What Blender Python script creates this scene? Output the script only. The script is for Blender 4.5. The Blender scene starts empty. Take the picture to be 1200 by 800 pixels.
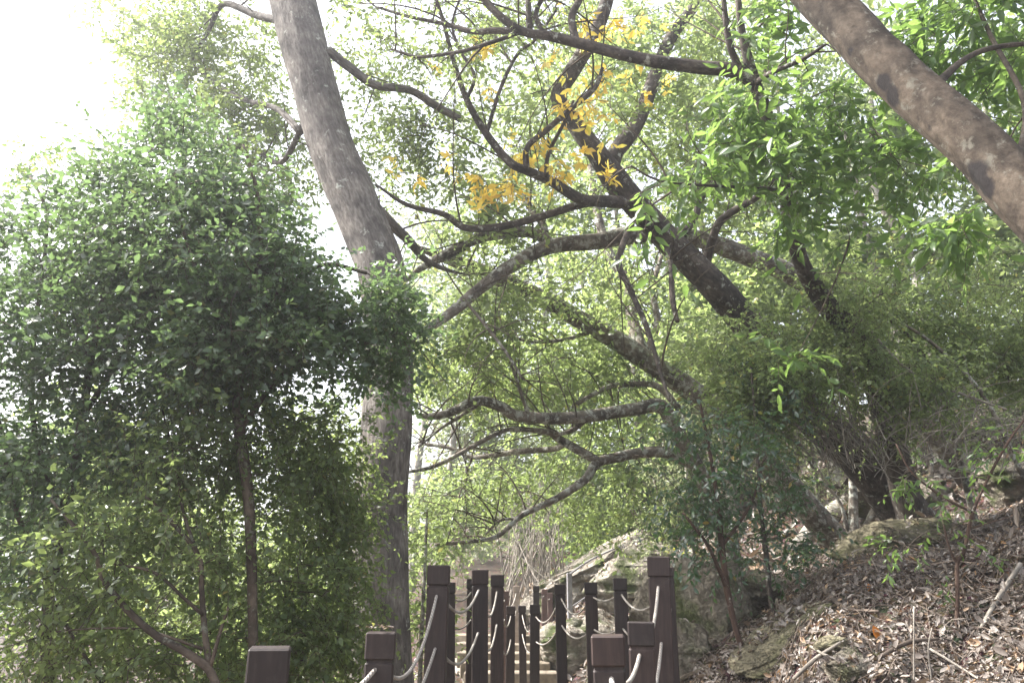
import bpy, math
import numpy as np

# ------------------------------------------------------------------ camera, sky, sun, exposure
sc = bpy.context.scene
C = sc.collection
PITCH = math.radians(17.9)
EYE = np.array([0.0, 0.0, 1.6])
FPX = 900.0                                     # focal length in pixels of the 1200-wide photograph
cd = bpy.data.cameras.new('camera'); cam = bpy.data.objects.new('camera', cd); C.objects.link(cam)
cam.location = EYE; cam.rotation_euler = (math.pi/2 + PITCH, 0, 0)
cd.sensor_width = 36; cd.lens = 36*FPX/1200; cd.clip_start = 0.05; cd.clip_end = 3000
sc.camera = cam

SUN_EL, SUN_AZ = math.radians(50), math.radians(-78)      # azimuth from +Y, negative towards -X
w = bpy.data.worlds.new('World'); sc.world = w; w.use_nodes = True
wn = w.node_tree.nodes; wl = w.node_tree.links
sky = wn.new('ShaderNodeTexSky'); sky.sky_type = 'NISHITA'; sky.sun_disc = False
sky.sun_elevation = SUN_EL; sky.sun_rotation = SUN_AZ
sky.air_density = 1.2; sky.dust_density = 5.0; sky.ozone_density = 1.0
bg = wn['Background']; bg.inputs['Strength'].default_value = 0.15
hs = wn.new('ShaderNodeHueSaturation'); hs.inputs['Saturation'].default_value = 0.4; hs.inputs['Value'].default_value = 1.15
wl.new(sky.outputs[0], hs.inputs['Color']); wl.new(hs.outputs[0], bg.inputs['Color'])
sd = bpy.data.lights.new('sun', 'SUN'); sun = bpy.data.objects.new('sun', sd); C.objects.link(sun)
sd.energy = 5.0; sd.angle = math.radians(0.6); sd.color = (1.0, 0.965, 0.91)
sun.rotation_euler = (math.pi/2 - SUN_EL, 0, math.pi - SUN_AZ)
sc.view_settings.view_transform = 'Standard'; sc.view_settings.look = 'None'
sc.view_settings.exposure = 1.66; sc.view_settings.gamma = 1.0
sc.render.engine = 'CYCLES'
cy = sc.cycles
cy.max_bounces = 8; cy.diffuse_bounces = 4; cy.glossy_bounces = 2; cy.transmission_bounces = 5
cy.volume_bounces = 0; cy.sample_clamp_indirect = 6; cy.use_denoising = True
cy.caustics_reflective = False; cy.caustics_refractive = False

HAZE = 0.0036                                     # density of the air inside the haze box (built last)

# ------------------------------------------------------------------ helpers
rng = np.random.default_rng(7)
CP, SP = math.cos(PITCH), math.sin(PITCH)

def ray(px, py):
    u = (np.asarray(px, float)-600)/FPX; v = (400-np.asarray(py, float))/FPX
    return u, CP - v*SP, SP + v*CP

def P(px, py, d):
    u, y, z = ray(px, py); s = d/y
    return np.stack([u*s, y*s, EYE[2] + z*s], -1)

def pxm(px, py, d):                              # metres per photo pixel there
    return d/ray(px, py)[1]/FPX

def hash2(ix, iy, seed):
    n = (ix.astype(np.int64)*374761393 + iy.astype(np.int64)*668265263 + seed*982451653) & 0x7fffffff
    n = ((n ^ (n >> 13))*1274126177) & 0x7fffffff
    return ((n ^ (n >> 16)) & 0xffff)/65535.0

def vn(x, y, seed=0):
    ix = np.floor(x); iy = np.floor(y); fx = x-ix; fy = y-iy
    fx = fx*fx*(3-2*fx); fy = fy*fy*(3-2*fy)
    a = hash2(ix, iy, seed); b = hash2(ix+1, iy, seed); c = hash2(ix, iy+1, seed); d = hash2(ix+1, iy+1, seed)
    return (a*(1-fx)+b*fx)*(1-fy) + (c*(1-fx)+d*fx)*fy - 0.5

def path_x(y):
    return 0.17 - 0.03*np.clip(y-9, 0, 6)**2

def base_z(y):
    return 0.25 + 0.25*np.clip((y-3.1)/0.9, 0, 1) - 0.25*np.clip((y-7.5)/1.5, 0, 1) + 0.3*np.clip((y-11.5)/2, 0, 1) + 0.16*np.clip(y-16, 0, 40)

def ground(x, y):
    x = np.asarray(x, float); y = np.asarray(y, float)
    px_ = path_x(y); t = x-(px_+0.85+np.clip((5.5-y)*.5, 0, 2)); s = (px_-0.8)-x
    tp = np.clip(t, 0, None); sp = np.clip(s, 0, None)
    sl = .30+.03*np.clip(y-5, 0, 6)
    z = base_z(y) + 0.45*(1-np.exp(-tp/0.35)) + 9.0*(1-np.exp(-tp*sl/9.0)) - 9.0*(1-np.exp(-sp*0.45/9.0))
    off = np.clip(np.maximum(t, s)/0.5, 0, 1)
    z = z + off*(0.40*vn(x*0.7, y*0.7, 1) + 0.24*vn(x*1.9, y*1.9, 2) + 0.11*vn(x*5, y*5, 3) + 0.035*vn(x*14, y*14, 4))
    z = z + 0.02*vn(x*3, y*3, 9)
    return z

def gd(px, py, lo=2.0, hi=40.0):
    """depth at which the line of sight through that point of the photo meets the ground."""
    d = np.geomspace(lo, hi, 1500); q = P(np.full(1500, px), np.full(1500, py), d)
    hit = np.nonzero(q[:, 2] <= ground(q[:, 0], q[:, 1]))[0]
    return float(d[hit[0]]) if len(hit) else hi

def link(name, me, mats, parent=None):
    o = bpy.data.objects.new(name, me); C.objects.link(o)
    for m in (mats if isinstance(mats, (list, tuple)) else [mats]):
        me.materials.append(m)
    if parent is not None:
        o.parent = parent
        o.location = -np.array(parent.location)
    return o

def thing(name, label, cat, loc, group=None):
    o = bpy.data.objects.new(name, None); C.objects.link(o)
    o.location = [float(a) for a in loc]; o.empty_display_size = 0.2
    o['label'] = label; o['category'] = cat
    if group: o['group'] = group
    return o

def tag(o, label, cat, group=None):
    o['label'] = label; o['category'] = cat
    if group: o['group'] = group
    return o

def mesh_np(name, verts, faces, smooth=False, rnd=None, tc=None, matidx=None):
    """verts (N,3); faces a list of (M,k) int arrays."""
    me = bpy.data.meshes.new(name)
    verts = np.ascontiguousarray(verts, np.float32)
    me.vertices.add(len(verts)); me.vertices.foreach_set('co', verts.ravel())
    faces = [np.asarray(f) for f in faces if len(f)]
    nl = sum(f.size for f in faces); npoly = sum(len(f) for f in faces)
    me.loops.add(nl); me.polygons.add(npoly)
    me.loops.foreach_set('vertex_index', np.concatenate([f.ravel() for f in faces]).astype(np.int32))
    starts = []; k0 = 0
    for f in faces:
        starts.append(k0 + np.arange(len(f))*f.shape[1]); k0 += f.size
    me.polygons.foreach_set('loop_start', np.concatenate(starts).astype(np.int32))
    me.polygons.foreach_set('use_smooth', np.full(npoly, bool(smooth)))
    if matidx is not None: me.polygons.foreach_set('material_index', np.asarray(matidx, np.int32))
    if rnd is not None:
        a = me.attributes.new('rnd', 'FLOAT', 'POINT'); a.data.foreach_set('value', np.asarray(rnd, np.float32))
    if tc is not None:
        a = me.attributes.new('tc', 'FLOAT_VECTOR', 'POINT'); a.data.foreach_set('vector', np.asarray(tc, np.float32).ravel())
    me.update(calc_edges=True); me.validate()
    return me

class MB:
    def __init__(s): s.v = []; s.f = {}; s.n = 0; s.tc = []; s.r = []
    def add(s, v, faces, tc=None, r=None):
        v = np.asarray(v, float).reshape(-1, 3)
        for f in faces:
            f = np.asarray(f)
            if f.size: s.f.setdefault(f.shape[1], []).append(f + s.n)
        s.v.append(v); s.n += len(v)
        s.tc.append(v if tc is None else tc); s.r.append(np.zeros(len(v)) if r is None else r)
    def mesh(s, name, smooth=True):
        return mesh_np(name, np.concatenate(s.v), [np.concatenate(a) for a in s.f.values()], smooth,
                       rnd=np.concatenate(s.r), tc=np.concatenate(s.tc))

def unit(v):
    return v/np.maximum(np.linalg.norm(v, axis=-1, keepdims=True), 1e-9)

def catmull(pts, n):
    pts = np.asarray(pts, float)
    if len(pts) < 3:
        t = np.linspace(0, 1, n*(len(pts)-1)+1)[:, None]
        return pts[0]*(1-t) + pts[-1]*t
    p = np.vstack([2*pts[0]-pts[1], pts, 2*pts[-1]-pts[-2]]); out = []
    for i in range(1, len(p)-2):
        t = np.linspace(0, 1, n, endpoint=False)[:, None]
        a, b, c, d = p[i-1], p[i], p[i+1], p[i+2]
        out.append(0.5*(2*b + (c-a)*t + (2*a-5*b+4*c-d)*t*t + (3*b-a-3*c+d)*t**3))
    out.append(pts[-1:]); return np.vstack(out)

def tube(mb, pts, rad, sides=8, rough=0.0, seed=0, cap=True):
    pts = np.asarray(pts, float); n = len(pts); rad = np.broadcast_to(np.asarray(rad, float), (n,))
    T = unit(np.gradient(pts, axis=0))
    nrm = np.cross(T[0], [0, 0, 1.0])
    if np.linalg.norm(nrm) < 1e-3: nrm = np.array([1.0, 0, 0])
    nrm = unit(nrm); N = [nrm]
    for i in range(1, n):
        nrm = nrm - T[i]*np.dot(nrm, T[i]); nrm = nrm/max(np.linalg.norm(nrm), 1e-9); N.append(nrm)
    N = np.array(N); B = np.cross(T, N)
    a = np.arange(sides)/sides*2*math.pi
    L = np.concatenate([[0], np.cumsum(np.linalg.norm(np.diff(pts, axis=0), axis=1))])
    rr = rad[:, None]*np.ones((1, sides))
    if rough:
        cx = np.cos(a)*1.3+5; sx = np.sin(a)*1.3+5
        for (fl, amp) in ((2.0, 1.0), (6.0, 0.5)):
            rr = rr*(1 + rough*amp*2*vn(cx[None, :]*fl*0.6 + sx[None, :]*7.3*0.3 + 0*L[:, None], L[:, None]*fl + sx[None, :]*1.7, seed))
    v = pts[:, None, :] + rr[..., None]*(np.cos(a)[None, :, None]*N[:, None, :] + np.sin(a)[None, :, None]*B[:, None, :])
    tc = np.stack([np.cos(a)[None, :]*rad[:, None], np.sin(a)[None, :]*rad[:, None], np.broadcast_to(L[:, None], (n, sides))], -1) + seed*1.37
    i = np.arange(n-1)[:, None]*sides; j = np.arange(sides)[None, :]; j2 = (j+1) % sides
    q = np.stack([i+j, i+j2, i+sides+j2, i+sides+j], -1).reshape(-1, 4)
    fs = [q]
    v = v.reshape(-1, 3); tc = tc.reshape(-1, 3)
    if cap and sides >= 3:
        v = np.vstack([v, pts[:1], pts[-1:]]); tc = np.vstack([tc, tc[:1], tc[-1:]])
        k = np.arange(sides); k2 = (k+1) % sides; e = n*sides; b0 = (n-1)*sides
        fs.append(np.concatenate([np.stack([k2, k, np.full(sides, e)], -1), np.stack([b0+k, b0+k2, np.full(sides, e+1)], -1)]))
    mb.add(v, fs, tc)

# ------------------------------------------------------------------ materials
def new_mat(name):
    m = bpy.data.materials.new(name); m.use_nodes = True
    nt = m.node_tree; return m, nt.nodes, nt.links, nt.nodes['Principled BSDF']

def ramp(N, stops):
    r = N.new('ShaderNodeValToRGB'); e = r.color_ramp.elements
    while len(e) < len(stops): e.new(0.5)
    for el, (p, c) in zip(e, stops):
        el.position = p; el.color = (*c, 1)
    return r

def leaf_mat(name, stops, trans, tfac=0.45, rough=0.42, spec=0.5):
    m, N, L, bs = new_mat(name)
    at = N.new('ShaderNodeAttribute'); at.attribute_name = 'rnd'
    r = ramp(N, stops); L.new(at.outputs['Fac'], r.inputs[0])
    L.new(r.outputs[0], bs.inputs['Base Color']); bs.inputs['Roughness'].default_value = rough
    bs.inputs['Specular IOR Level'].default_value = spec
    tr = N.new('ShaderNodeBsdfTranslucent')
    mx = N.new('ShaderNodeMix'); mx.data_type = 'RGBA'; mx.blend_type = 'MIX'; mx.inputs['Factor'].default_value = 0.7
    mul = N.new('ShaderNodeMix'); mul.data_type = 'RGBA'; mul.blend_type = 'MULTIPLY'; mul.inputs['Factor'].default_value = 1
    L.new(r.outputs[0], mul.inputs['A']); mul.inputs['B'].default_value = (3.3, 3.1, 2.5, 1)
    L.new(mul.outputs['Result'], mx.inputs['A']); mx.inputs['B'].default_value = (*trans, 1)
    L.new(mx.outputs['Result'], tr.inputs['Color'])
    ms = N.new('ShaderNodeMixShader'); ms.inputs[0].default_value = tfac
    out = N['Material Output']
    L.new(bs.outputs[0], ms.inputs[1]); L.new(tr.outputs[0], ms.inputs[2]); L.new(ms.outputs[0], out.inputs['Surface'])
    return m

def bark_mat(name, c0, c1, c2, lichen=(0.42, 0.43, 0.38), lich=0.5, stretch=0.15, scale=30, bump=0.6, dark=None):
    m, N, L, bs = new_mat(name)
    at = N.new('ShaderNodeAttribute'); at.attribute_name = 'tc'
    mp = N.new('ShaderNodeMapping'); mp.inputs['Scale'].default_value = (1, 1, stretch)
    L.new(at.outputs['Vector'], mp.inputs[0])
    n1 = N.new('ShaderNodeTexNoise'); n1.inputs['Scale'].default_value = scale; n1.inputs['Detail'].default_value = 6; n1.inputs['Roughness'].default_value = 0.65
    L.new(mp.outputs[0], n1.inputs[0])
    n0 = N.new('ShaderNodeTexNoise'); n0.inputs['Scale'].default_value = 4; n0.inputs['Detail'].default_value = 4
    L.new(at.outputs['Vector'], n0.inputs[0])
    r = ramp(N, [(0.32, c0), (0.5, c1), (0.68, c2)]); L.new(n1.outputs['Fac'], r.inputs[0])
    r0 = ramp(N, [(0.32, (0.45, 0.44, 0.44)), (0.5, (.9, .88, .86)), (0.68, (1.3, 1.27, 1.22))]); L.new(n0.outputs['Fac'], r0.inputs[0])
    mul = N.new('ShaderNodeMix'); mul.data_type = 'RGBA'; mul.blend_type = 'MULTIPLY'; mul.inputs['Factor'].default_value = 1
    L.new(r.outputs[0], mul.inputs['A']); L.new(r0.outputs[0], mul.inputs['B'])
    nl = N.new('ShaderNodeTexNoise'); nl.inputs['Scale'].default_value = 11; nl.inputs['Detail'].default_value = 5; nl.inputs['Roughness'].default_value = 0.7
    L.new(at.outputs['Vector'], nl.inputs[0])
    rl = ramp(N, [(0.66-0.2*lich, (0, 0, 0)), (0.74-0.2*lich, (1, 1, 1))]); L.new(nl.outputs['Fac'], rl.inputs[0])
    mf = N.new('ShaderNodeMath'); mf.operation = 'MULTIPLY'; mf.inputs[1].default_value = 0.75; L.new(rl.outputs[0], mf.inputs[0])
    mx = N.new('ShaderNodeMix'); mx.data_type = 'RGBA'; L.new(mf.outputs[0], mx.inputs['Factor'])
    L.new(mul.outputs['Result'], mx.inputs['A']); mx.inputs['B'].default_value = (*lichen, 1)
    sa = N.new('ShaderNodeAttribute'); sa.attribute_name = 'rnd'
    ad = N.new('ShaderNodeMath'); ad.operation = 'MULTIPLY_ADD'; L.new(nl.outputs['Fac'], ad.inputs[0]); ad.inputs[1].default_value = 1.2; ad.inputs[2].default_value = -.6
    a2 = N.new('ShaderNodeMath'); a2.operation = 'ADD'; L.new(sa.outputs['Fac'], a2.inputs[0]); L.new(ad.outputs[0], a2.inputs[1])
    rs = ramp(N, [(.25, (0, 0, 0)), (.6, (.92, .92, .92))]); L.new(a2.outputs[0], rs.inputs[0])
    m3 = N.new('ShaderNodeMix'); m3.data_type = 'RGBA'; L.new(rs.outputs[0], m3.inputs['Factor']); L.new(mx.outputs['Result'], m3.inputs['A']); m3.inputs['B'].default_value = (.014, .012, .013, 1)
    L.new(m3.outputs['Result'], bs.inputs['Base Color']); bs.inputs['Roughness'].default_value = 0.9
    bs.inputs['Specular IOR Level'].default_value = 0.2
    b = N.new('ShaderNodeBump'); b.inputs['Strength'].default_value = bump; b.inputs['Distance'].default_value = 0.02
    L.new(n1.outputs['Fac'], b.inputs['Height']); L.new(b.outputs[0], bs.inputs['Normal'])
    return m

G = lambda *a: tuple(a)
M = {}
M['leaf_dark'] = leaf_mat('leaf_dark', [(0, (.030, .050, .030)), (.55, (.048, .079, .041)), (.93, (.075, .115, .050)), (1, (.16, .14, .05))], (.25, .39, .13), .36, .34, .6)
M['leaf_mid'] = leaf_mat('leaf_mid', [(0, (.042, .066, .032)), (.6, (.072, .108, .045)), (.95, (.10, .14, .055)), (1, (.22, .17, .05))], (.40, .50, .15), .5, .4)
M['leaf_lime'] = leaf_mat('leaf_lime', [(0, (.060, .090, .038)), (.6, (.092, .128, .052)), (.94, (.12, .155, .06)), (1, (.25, .20, .05))], (.44, .55, .19), .52, .4)
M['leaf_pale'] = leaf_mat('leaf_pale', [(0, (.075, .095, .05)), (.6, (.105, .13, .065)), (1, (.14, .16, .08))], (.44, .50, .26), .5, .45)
M['leaf_big'] = leaf_mat('leaf_big', [(0, (.032, .065, .024)), (.6, (.062, .108, .034)), (1, (.10, .15, .042))], (.30, .46, .10), .5, .33, .5)
M['leaf_yellow'] = leaf_mat('leaf_yellow', [(0, (.42, .22, .04)), (.25, (.56, .38, .06)), (.7, (.60, .48, .10)), (1, (.34, .38, .08))], (.92, .76, .18), .5, .45)
M['leaf_fern'] = leaf_mat('leaf_fern', [(0, (.09, .14, .02)), (.6, (.15, .19, .025)), (1, (.26, .26, .03))], (.50, .55, .05), .5, .45)
M['leaf_gloss'] = leaf_mat('leaf_gloss', [(0, (.020, .045, .028)), (.7, (.035, .070, .038)), (.96, (.06, .10, .04)), (1, (.25, .17, .04))], (.15, .28, .05), .3, .28, .75)
M['litter'] = leaf_mat('litter', [(0, (.05, .04, .034)), (.3, (.10, .079, .066)), (.6, (.19, .158, .136)), (.9, (.38, .345, .315)), (1, (.34, .19, .08))], (.24, .14, .07), .15, .5, .5)
M['orange'] = leaf_mat('orange', [(0, (.40, .13, .02)), (1, (.50, .20, .03))], (.6, .25, .04), .35, .5)
M['bark_big'] = bark_mat('bark_big', (.078, .068, .062), (.145, .13, .12), (.225, .21, .195), lich=.3, stretch=.28, scale=42, bump=.9)
M['bark_grey'] = bark_mat('bark_grey', (.08, .068, .056), (.15, .13, .11), (.23, .205, .175), lich=.75, stretch=.5, scale=26, bump=.6)
M['bark_dark'] = bark_mat('bark_dark', (.042, .034, .031), (.08, .067, .060), (.135, .115, .10), lich=.4, stretch=.5, scale=34, bump=.6)
M['bark_smooth'] = bark_mat('bark_smooth', (.05, .038, .03), (.09, .07, .055), (.14, .112, .09), lichen=(.18, .185, .145), lich=.45, stretch=.8, scale=16, bump=.35)
M['bark_stout'] = bark_mat('bark_stout', (.032, .025, .02), (.062, .049, .038), (.10, .082, .065), lichen=(.13, .122, .10), lich=.5, stretch=.8, scale=16, bump=.5)
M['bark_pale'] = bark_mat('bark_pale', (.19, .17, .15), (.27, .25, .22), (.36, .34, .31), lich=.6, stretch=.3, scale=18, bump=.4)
M['twig'] = bark_mat('twig', (.06, .048, .038), (.11, .09, .07), (.17, .14, .11), lich=.3, scale=60)
M['dead_twig'] = bark_mat('dead_twig', (.16, .14, .12), (.27, .245, .215), (.38, .35, .31), lich=.2, scale=60)
M['litter_twig'] = bark_mat('litter_twig', (.07, .055, .045), (.15, .12, .10), (.30, .26, .225), lich=.1, scale=9)
M['stem_red'] = bark_mat('stem_red', (.045, .028, .023), (.08, .052, .041), (.12, .083, .065), lich=.1, scale=40)

def rock_mat(name, c0, c1, c2, moss=(.07, .085, .03), mfac=0.5):
    m, N, L, bs = new_mat(name)
    tx = N.new('ShaderNodeTexCoord')
    n = N.new('ShaderNodeTexNoise'); n.inputs['Scale'].default_value = 5; n.inputs['Detail'].default_value = 9; n.inputs['Roughness'].default_value = .68
    L.new(tx.outputs['Object'], n.inputs[0])
    r = ramp(N, [(.3, c0), (.5, c1), (.7, c2)]); L.new(n.outputs['Fac'], r.inputs[0])
    n2 = N.new('ShaderNodeTexNoise'); n2.inputs['Scale'].default_value = 2.2; n2.inputs['Detail'].default_value = 6
    mp = N.new('ShaderNodeMapping'); mp.inputs['Location'].default_value = (4, 1, 7); L.new(tx.outputs['Object'], mp.inputs[0]); L.new(mp.outputs[0], n2.inputs[0])
    r2 = ramp(N, [(.62-.25*mfac, (0, 0, 0)), (.74-.25*mfac, (1, 1, 1))]); L.new(n2.outputs['Fac'], r2.inputs[0])
    mx = N.new('ShaderNodeMix'); mx.data_type = 'RGBA'; L.new(r2.outputs[0], mx.inputs['Factor']); L.new(r.outputs[0], mx.inputs['A']); mx.inputs['B'].default_value = (*moss, 1)
    L.new(mx.outputs['Result'], bs.inputs['Base Color']); bs.inputs['Roughness'].default_value = .92; bs.inputs['Specular IOR Level'].default_value = .2
    n3 = N.new('ShaderNodeTexNoise'); n3.inputs['Scale'].default_value = 22; n3.inputs['Detail'].default_value = 8; L.new(tx.outputs['Object'], n3.inputs[0])
    vo = N.new('ShaderNodeTexVoronoi'); vo.feature = 'DISTANCE_TO_EDGE'; vo.inputs['Scale'].default_value = 6
    L.new(n.outputs['Color'], vo.inputs['Vector']); rc = ramp(N, [(0, (0, 0, 0)), (.06, (1, 1, 1))]); L.new(vo.outputs['Distance'], rc.inputs[0])
    hm_ = N.new('ShaderNodeMath'); hm_.operation = 'MULTIPLY'; L.new(n3.outputs['Fac'], hm_.inputs[0]); L.new(rc.outputs[0], hm_.inputs[1])
    b = N.new('ShaderNodeBump'); b.inputs['Strength'].default_value = .9; b.inputs['Distance'].default_value = .04
    L.new(hm_.outputs[0], b.inputs['Height']); L.new(b.outputs[0], bs.inputs['Normal'])
    return m
M['rock'] = rock_mat('rock', (.10, .085, .065), (.19, .165, .13), (.30, .27, .22))
M['rock_pale'] = rock_mat('rock_pale', (.14, .12, .095), (.27, .24, .20), (.42, .39, .34), mfac=.45)
M['rock_moss'] = rock_mat('rock_moss', (.09, .08, .055), (.17, .15, .10), (.28, .25, .17), moss=(.095, .095, .045), mfac=.55)

def ground_mat():
    m, N, L, bs = new_mat('forest_floor')
    tx = N.new('ShaderNodeTexCoord')
    n = N.new('ShaderNodeTexNoise'); n.inputs['Scale'].default_value = 14; n.inputs['Detail'].default_value = 8; n.inputs['Roughness'].default_value = .7
    L.new(tx.outputs['Object'], n.inputs[0])
    v = N.new('ShaderNodeTexVoronoi'); v.inputs['Scale'].default_value = 22; L.new(tx.outputs['Object'], v.inputs[0])
    r = ramp(N, [(.3, (.035, .026, .02)), (.5, (.085, .062, .047)), (.7, (.16, .125, .10))]); L.new(n.outputs['Fac'], r.inputs[0])
    mx = N.new('ShaderNodeMix'); mx.data_type = 'RGBA'; mx.blend_type = 'MULTIPLY'; mx.inputs['Factor'].default_value = .5
    L.new(r.outputs[0], mx.inputs['A']); L.new(v.outputs['Color'], mx.inputs['B'])
    L.new(mx.outputs['Result'], bs.inputs['Base Color']); bs.inputs['Roughness'].default_value = .95; bs.inputs['Specular IOR Level'].default_value = .1
    b = N.new('ShaderNodeBump'); b.inputs['Strength'].default_value = .8; b.inputs['Distance'].default_value = .04
    L.new(n.outputs['Fac'], b.inputs['Height']); L.new(b.outputs[0], bs.inputs['Normal'])
    return m
M['ground'] = ground_mat()

def post_mat():
    m, N, L, bs = new_mat('post_brown')
    tx = N.new('ShaderNodeTexCoord')
    mp = N.new('ShaderNodeMapping'); mp.inputs['Scale'].default_value = (30, 30, 2.5); L.new(tx.outputs['Object'], mp.inputs[0])
    n = N.new('ShaderNodeTexNoise'); n.inputs['Scale'].default_value = 3; n.inputs['Detail'].default_value = 7; L.new(mp.outputs[0], n.inputs[0])
    r = ramp(N, [(.3, (.017, .0105, .0095)), (.55, (.027, .0175, .0155)), (.75, (.041, .028, .025))]); L.new(n.outputs['Fac'], r.inputs[0])
    n2 = N.new('ShaderNodeTexNoise'); n2.inputs['Scale'].default_value = 9; n2.inputs['Detail'].default_value = 8; n2.inputs['Roughness'].default_value = .75; L.new(tx.outputs['Object'], n2.inputs[0])
    r2 = ramp(N, [(.52, (0, 0, 0)), (.72, (.6, .6, .6))]); L.new(n2.outputs['Fac'], r2.inputs[0])
    mx = N.new('ShaderNodeMix'); mx.data_type = 'RGBA'; L.new(r2.outputs[0], mx.inputs['Factor']); L.new(r.outputs[0], mx.inputs['A']); mx.inputs['B'].default_value = (.06, .047, .041, 1)
    oi = N.new('ShaderNodeObjectInfo'); ro = ramp(N, [(0, (.75, .75, .78)), (.6, (1.05, 1.02, 1.0)), (1, (1.35, 1.22, 1.15))]); L.new(oi.outputs['Random'], ro.inputs[0])
    mo = N.new('ShaderNodeMix'); mo.data_type = 'RGBA'; mo.blend_type = 'MULTIPLY'; mo.inputs['Factor'].default_value = 1; L.new(mx.outputs['Result'], mo.inputs['A']); L.new(ro.outputs[0], mo.inputs['B'])
    L.new(mo.outputs['Result'], bs.inputs['Base Color']); bs.inputs['Roughness'].default_value = .6; bs.inputs['Specular IOR Level'].default_value = .4
    b = N.new('ShaderNodeBump'); b.inputs['Strength'].default_value = .25; b.inputs['Distance'].default_value = .004
    L.new(n.outputs['Fac'], b.inputs['Height']); L.new(b.outputs[0], bs.inputs['Normal'])
    return m
M['post'] = post_mat()

def plain_noise(name, c0, c1, scale=12, rough=.85):
    m, N, L, bs = new_mat(name)
    tx = N.new('ShaderNodeTexCoord'); n = N.new('ShaderNodeTexNoise'); n.inputs['Scale'].default_value = scale; n.inputs['Detail'].default_value = 8
    L.new(tx.outputs['Object'], n.inputs[0]); r = ramp(N, [(.3, c0), (.7, c1)]); L.new(n.outputs['Fac'], r.inputs[0])
    L.new(r.outputs[0], bs.inputs['Base Color']); bs.inputs['Roughness'].default_value = rough
    b = N.new('ShaderNodeBump'); b.inputs['Strength'].default_value = .4; b.inputs['Distance'].default_value = .01
    L.new(n.outputs['Fac'], b.inputs['Height']); L.new(b.outputs[0], bs.inputs['Normal'])
    return m
M['post_sunlit'] = plain_noise('post_sunlit', (.20, .155, .13), (.33, .27, .23), 14)  # light brown post, the sunlight on it put into the pale colour
M['post_red'] = plain_noise('post_red', (.085, .05, .045), (.13, .08, .07), 14)
M['post_steel'] = plain_noise('post_steel', (.16, .15, .16), (.24, .23, .24), 20, .6)
M['path'] = plain_noise('path', (.15, .13, .105), (.30, .265, .215), 9)
M['step'] = plain_noise('step', (.12, .095, .07), (.24, .20, .15), 11)

def rope_mat():
    m, N, L, bs = new_mat('rope_fibre')
    at = N.new('ShaderNodeAttribute'); at.attribute_name = 'tc'
    wv = N.new('ShaderNodeTexWave'); wv.bands_direction = 'DIAGONAL'; wv.inputs['Scale'].default_value = 28; wv.inputs['Distortion'].default_value = .4
    L.new(at.outputs['Vector'], wv.inputs[0])
    n = N.new('ShaderNodeTexNoise'); n.inputs['Scale'].default_value = 60; L.new(at.outputs['Vector'], n.inputs[0])
    r = ramp(N, [(0, (.24, .215, .19)), (.5, (.34, .31, .28)), (1, (.40, .37, .335))]); L.new(wv.outputs['Fac'], r.inputs[0])
    ng = N.new('ShaderNodeTexNoise'); ng.inputs['Scale'].default_value = 7; ng.inputs['Detail'].default_value = 5; L.new(at.outputs['Vector'], ng.inputs[0])
    rg = ramp(N, [(.35, (.5, .46, .42)), (.6, (1, 1, 1))]); L.new(ng.outputs['Fac'], rg.inputs[0])
    mg = N.new('ShaderNodeMix'); mg.data_type = 'RGBA'; mg.blend_type = 'MULTIPLY'; mg.inputs['Factor'].default_value = .8; L.new(r.outputs[0], mg.inputs['A']); L.new(rg.outputs[0], mg.inputs['B'])
    L.new(mg.outputs['Result'], bs.inputs['Base Color']); bs.inputs['Roughness'].default_value = .8
    b = N.new('ShaderNodeBump'); b.inputs['Strength'].default_value = .8; b.inputs['Distance'].default_value = .004
    L.new(wv.outputs['Fac'], b.inputs['Height']); L.new(b.outputs[0], bs.inputs['Normal'])
    return m
M['rope'] = rope_mat()

# ------------------------------------------------------------------ the setting: ground, path, steps
def warp(n, lo, mid, hi, a):
    """n coordinates from lo to hi, dense round mid."""
    t = np.linspace(-1, 1, n)
    k = np.sinh(a*t)/math.sinh(a)
    return np.where(t < 0, mid + k*(mid-lo), mid + k*(hi-mid))
gx = warp(420, -160, 1.8, 160, 5.4); gy = warp(420, -40, 6.0, 240, 5.6)
X, Y = np.meshgrid(gx, gy, indexing='xy'); Z = ground(X, Y)
ny, nx = X.shape; ii = (np.arange(ny-1)[:, None]*nx + np.arange(nx-1)[None, :]).ravel()
gme = mesh_np('forest_ground', np.stack([X.ravel(), Y.ravel(), Z.ravel()], -1), [np.stack([ii, ii+1, ii+nx+1, ii+nx], -1)], True)
go = link('ground', gme, M['ground']); go['kind'] = 'structure'

ys = np.concatenate([np.linspace(-3, 3.05, 30), np.linspace(4.05, 11.4, 60), np.linspace(13.6, 15.5, 16)])
ys = np.linspace(-3, 15.5, 150); wv = np.linspace(-.62, .62, 9)
PX = path_x(ys)[:, None] + wv[None, :]; PY = np.broadcast_to(ys[:, None], PX.shape)
PZ = base_z(PY) + .035 + .012*vn(PX*4, PY*4, 21)
k = (np.arange(149)[:, None]*9 + np.arange(8)[None, :]).ravel()
po = link('path', mesh_np('path', np.stack([PX.ravel(), PY.ravel(), PZ.ravel()], -1), [np.stack([k, k+1, k+10, k+9], -1)], True), M['path']); po['kind'] = 'structure'

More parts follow.
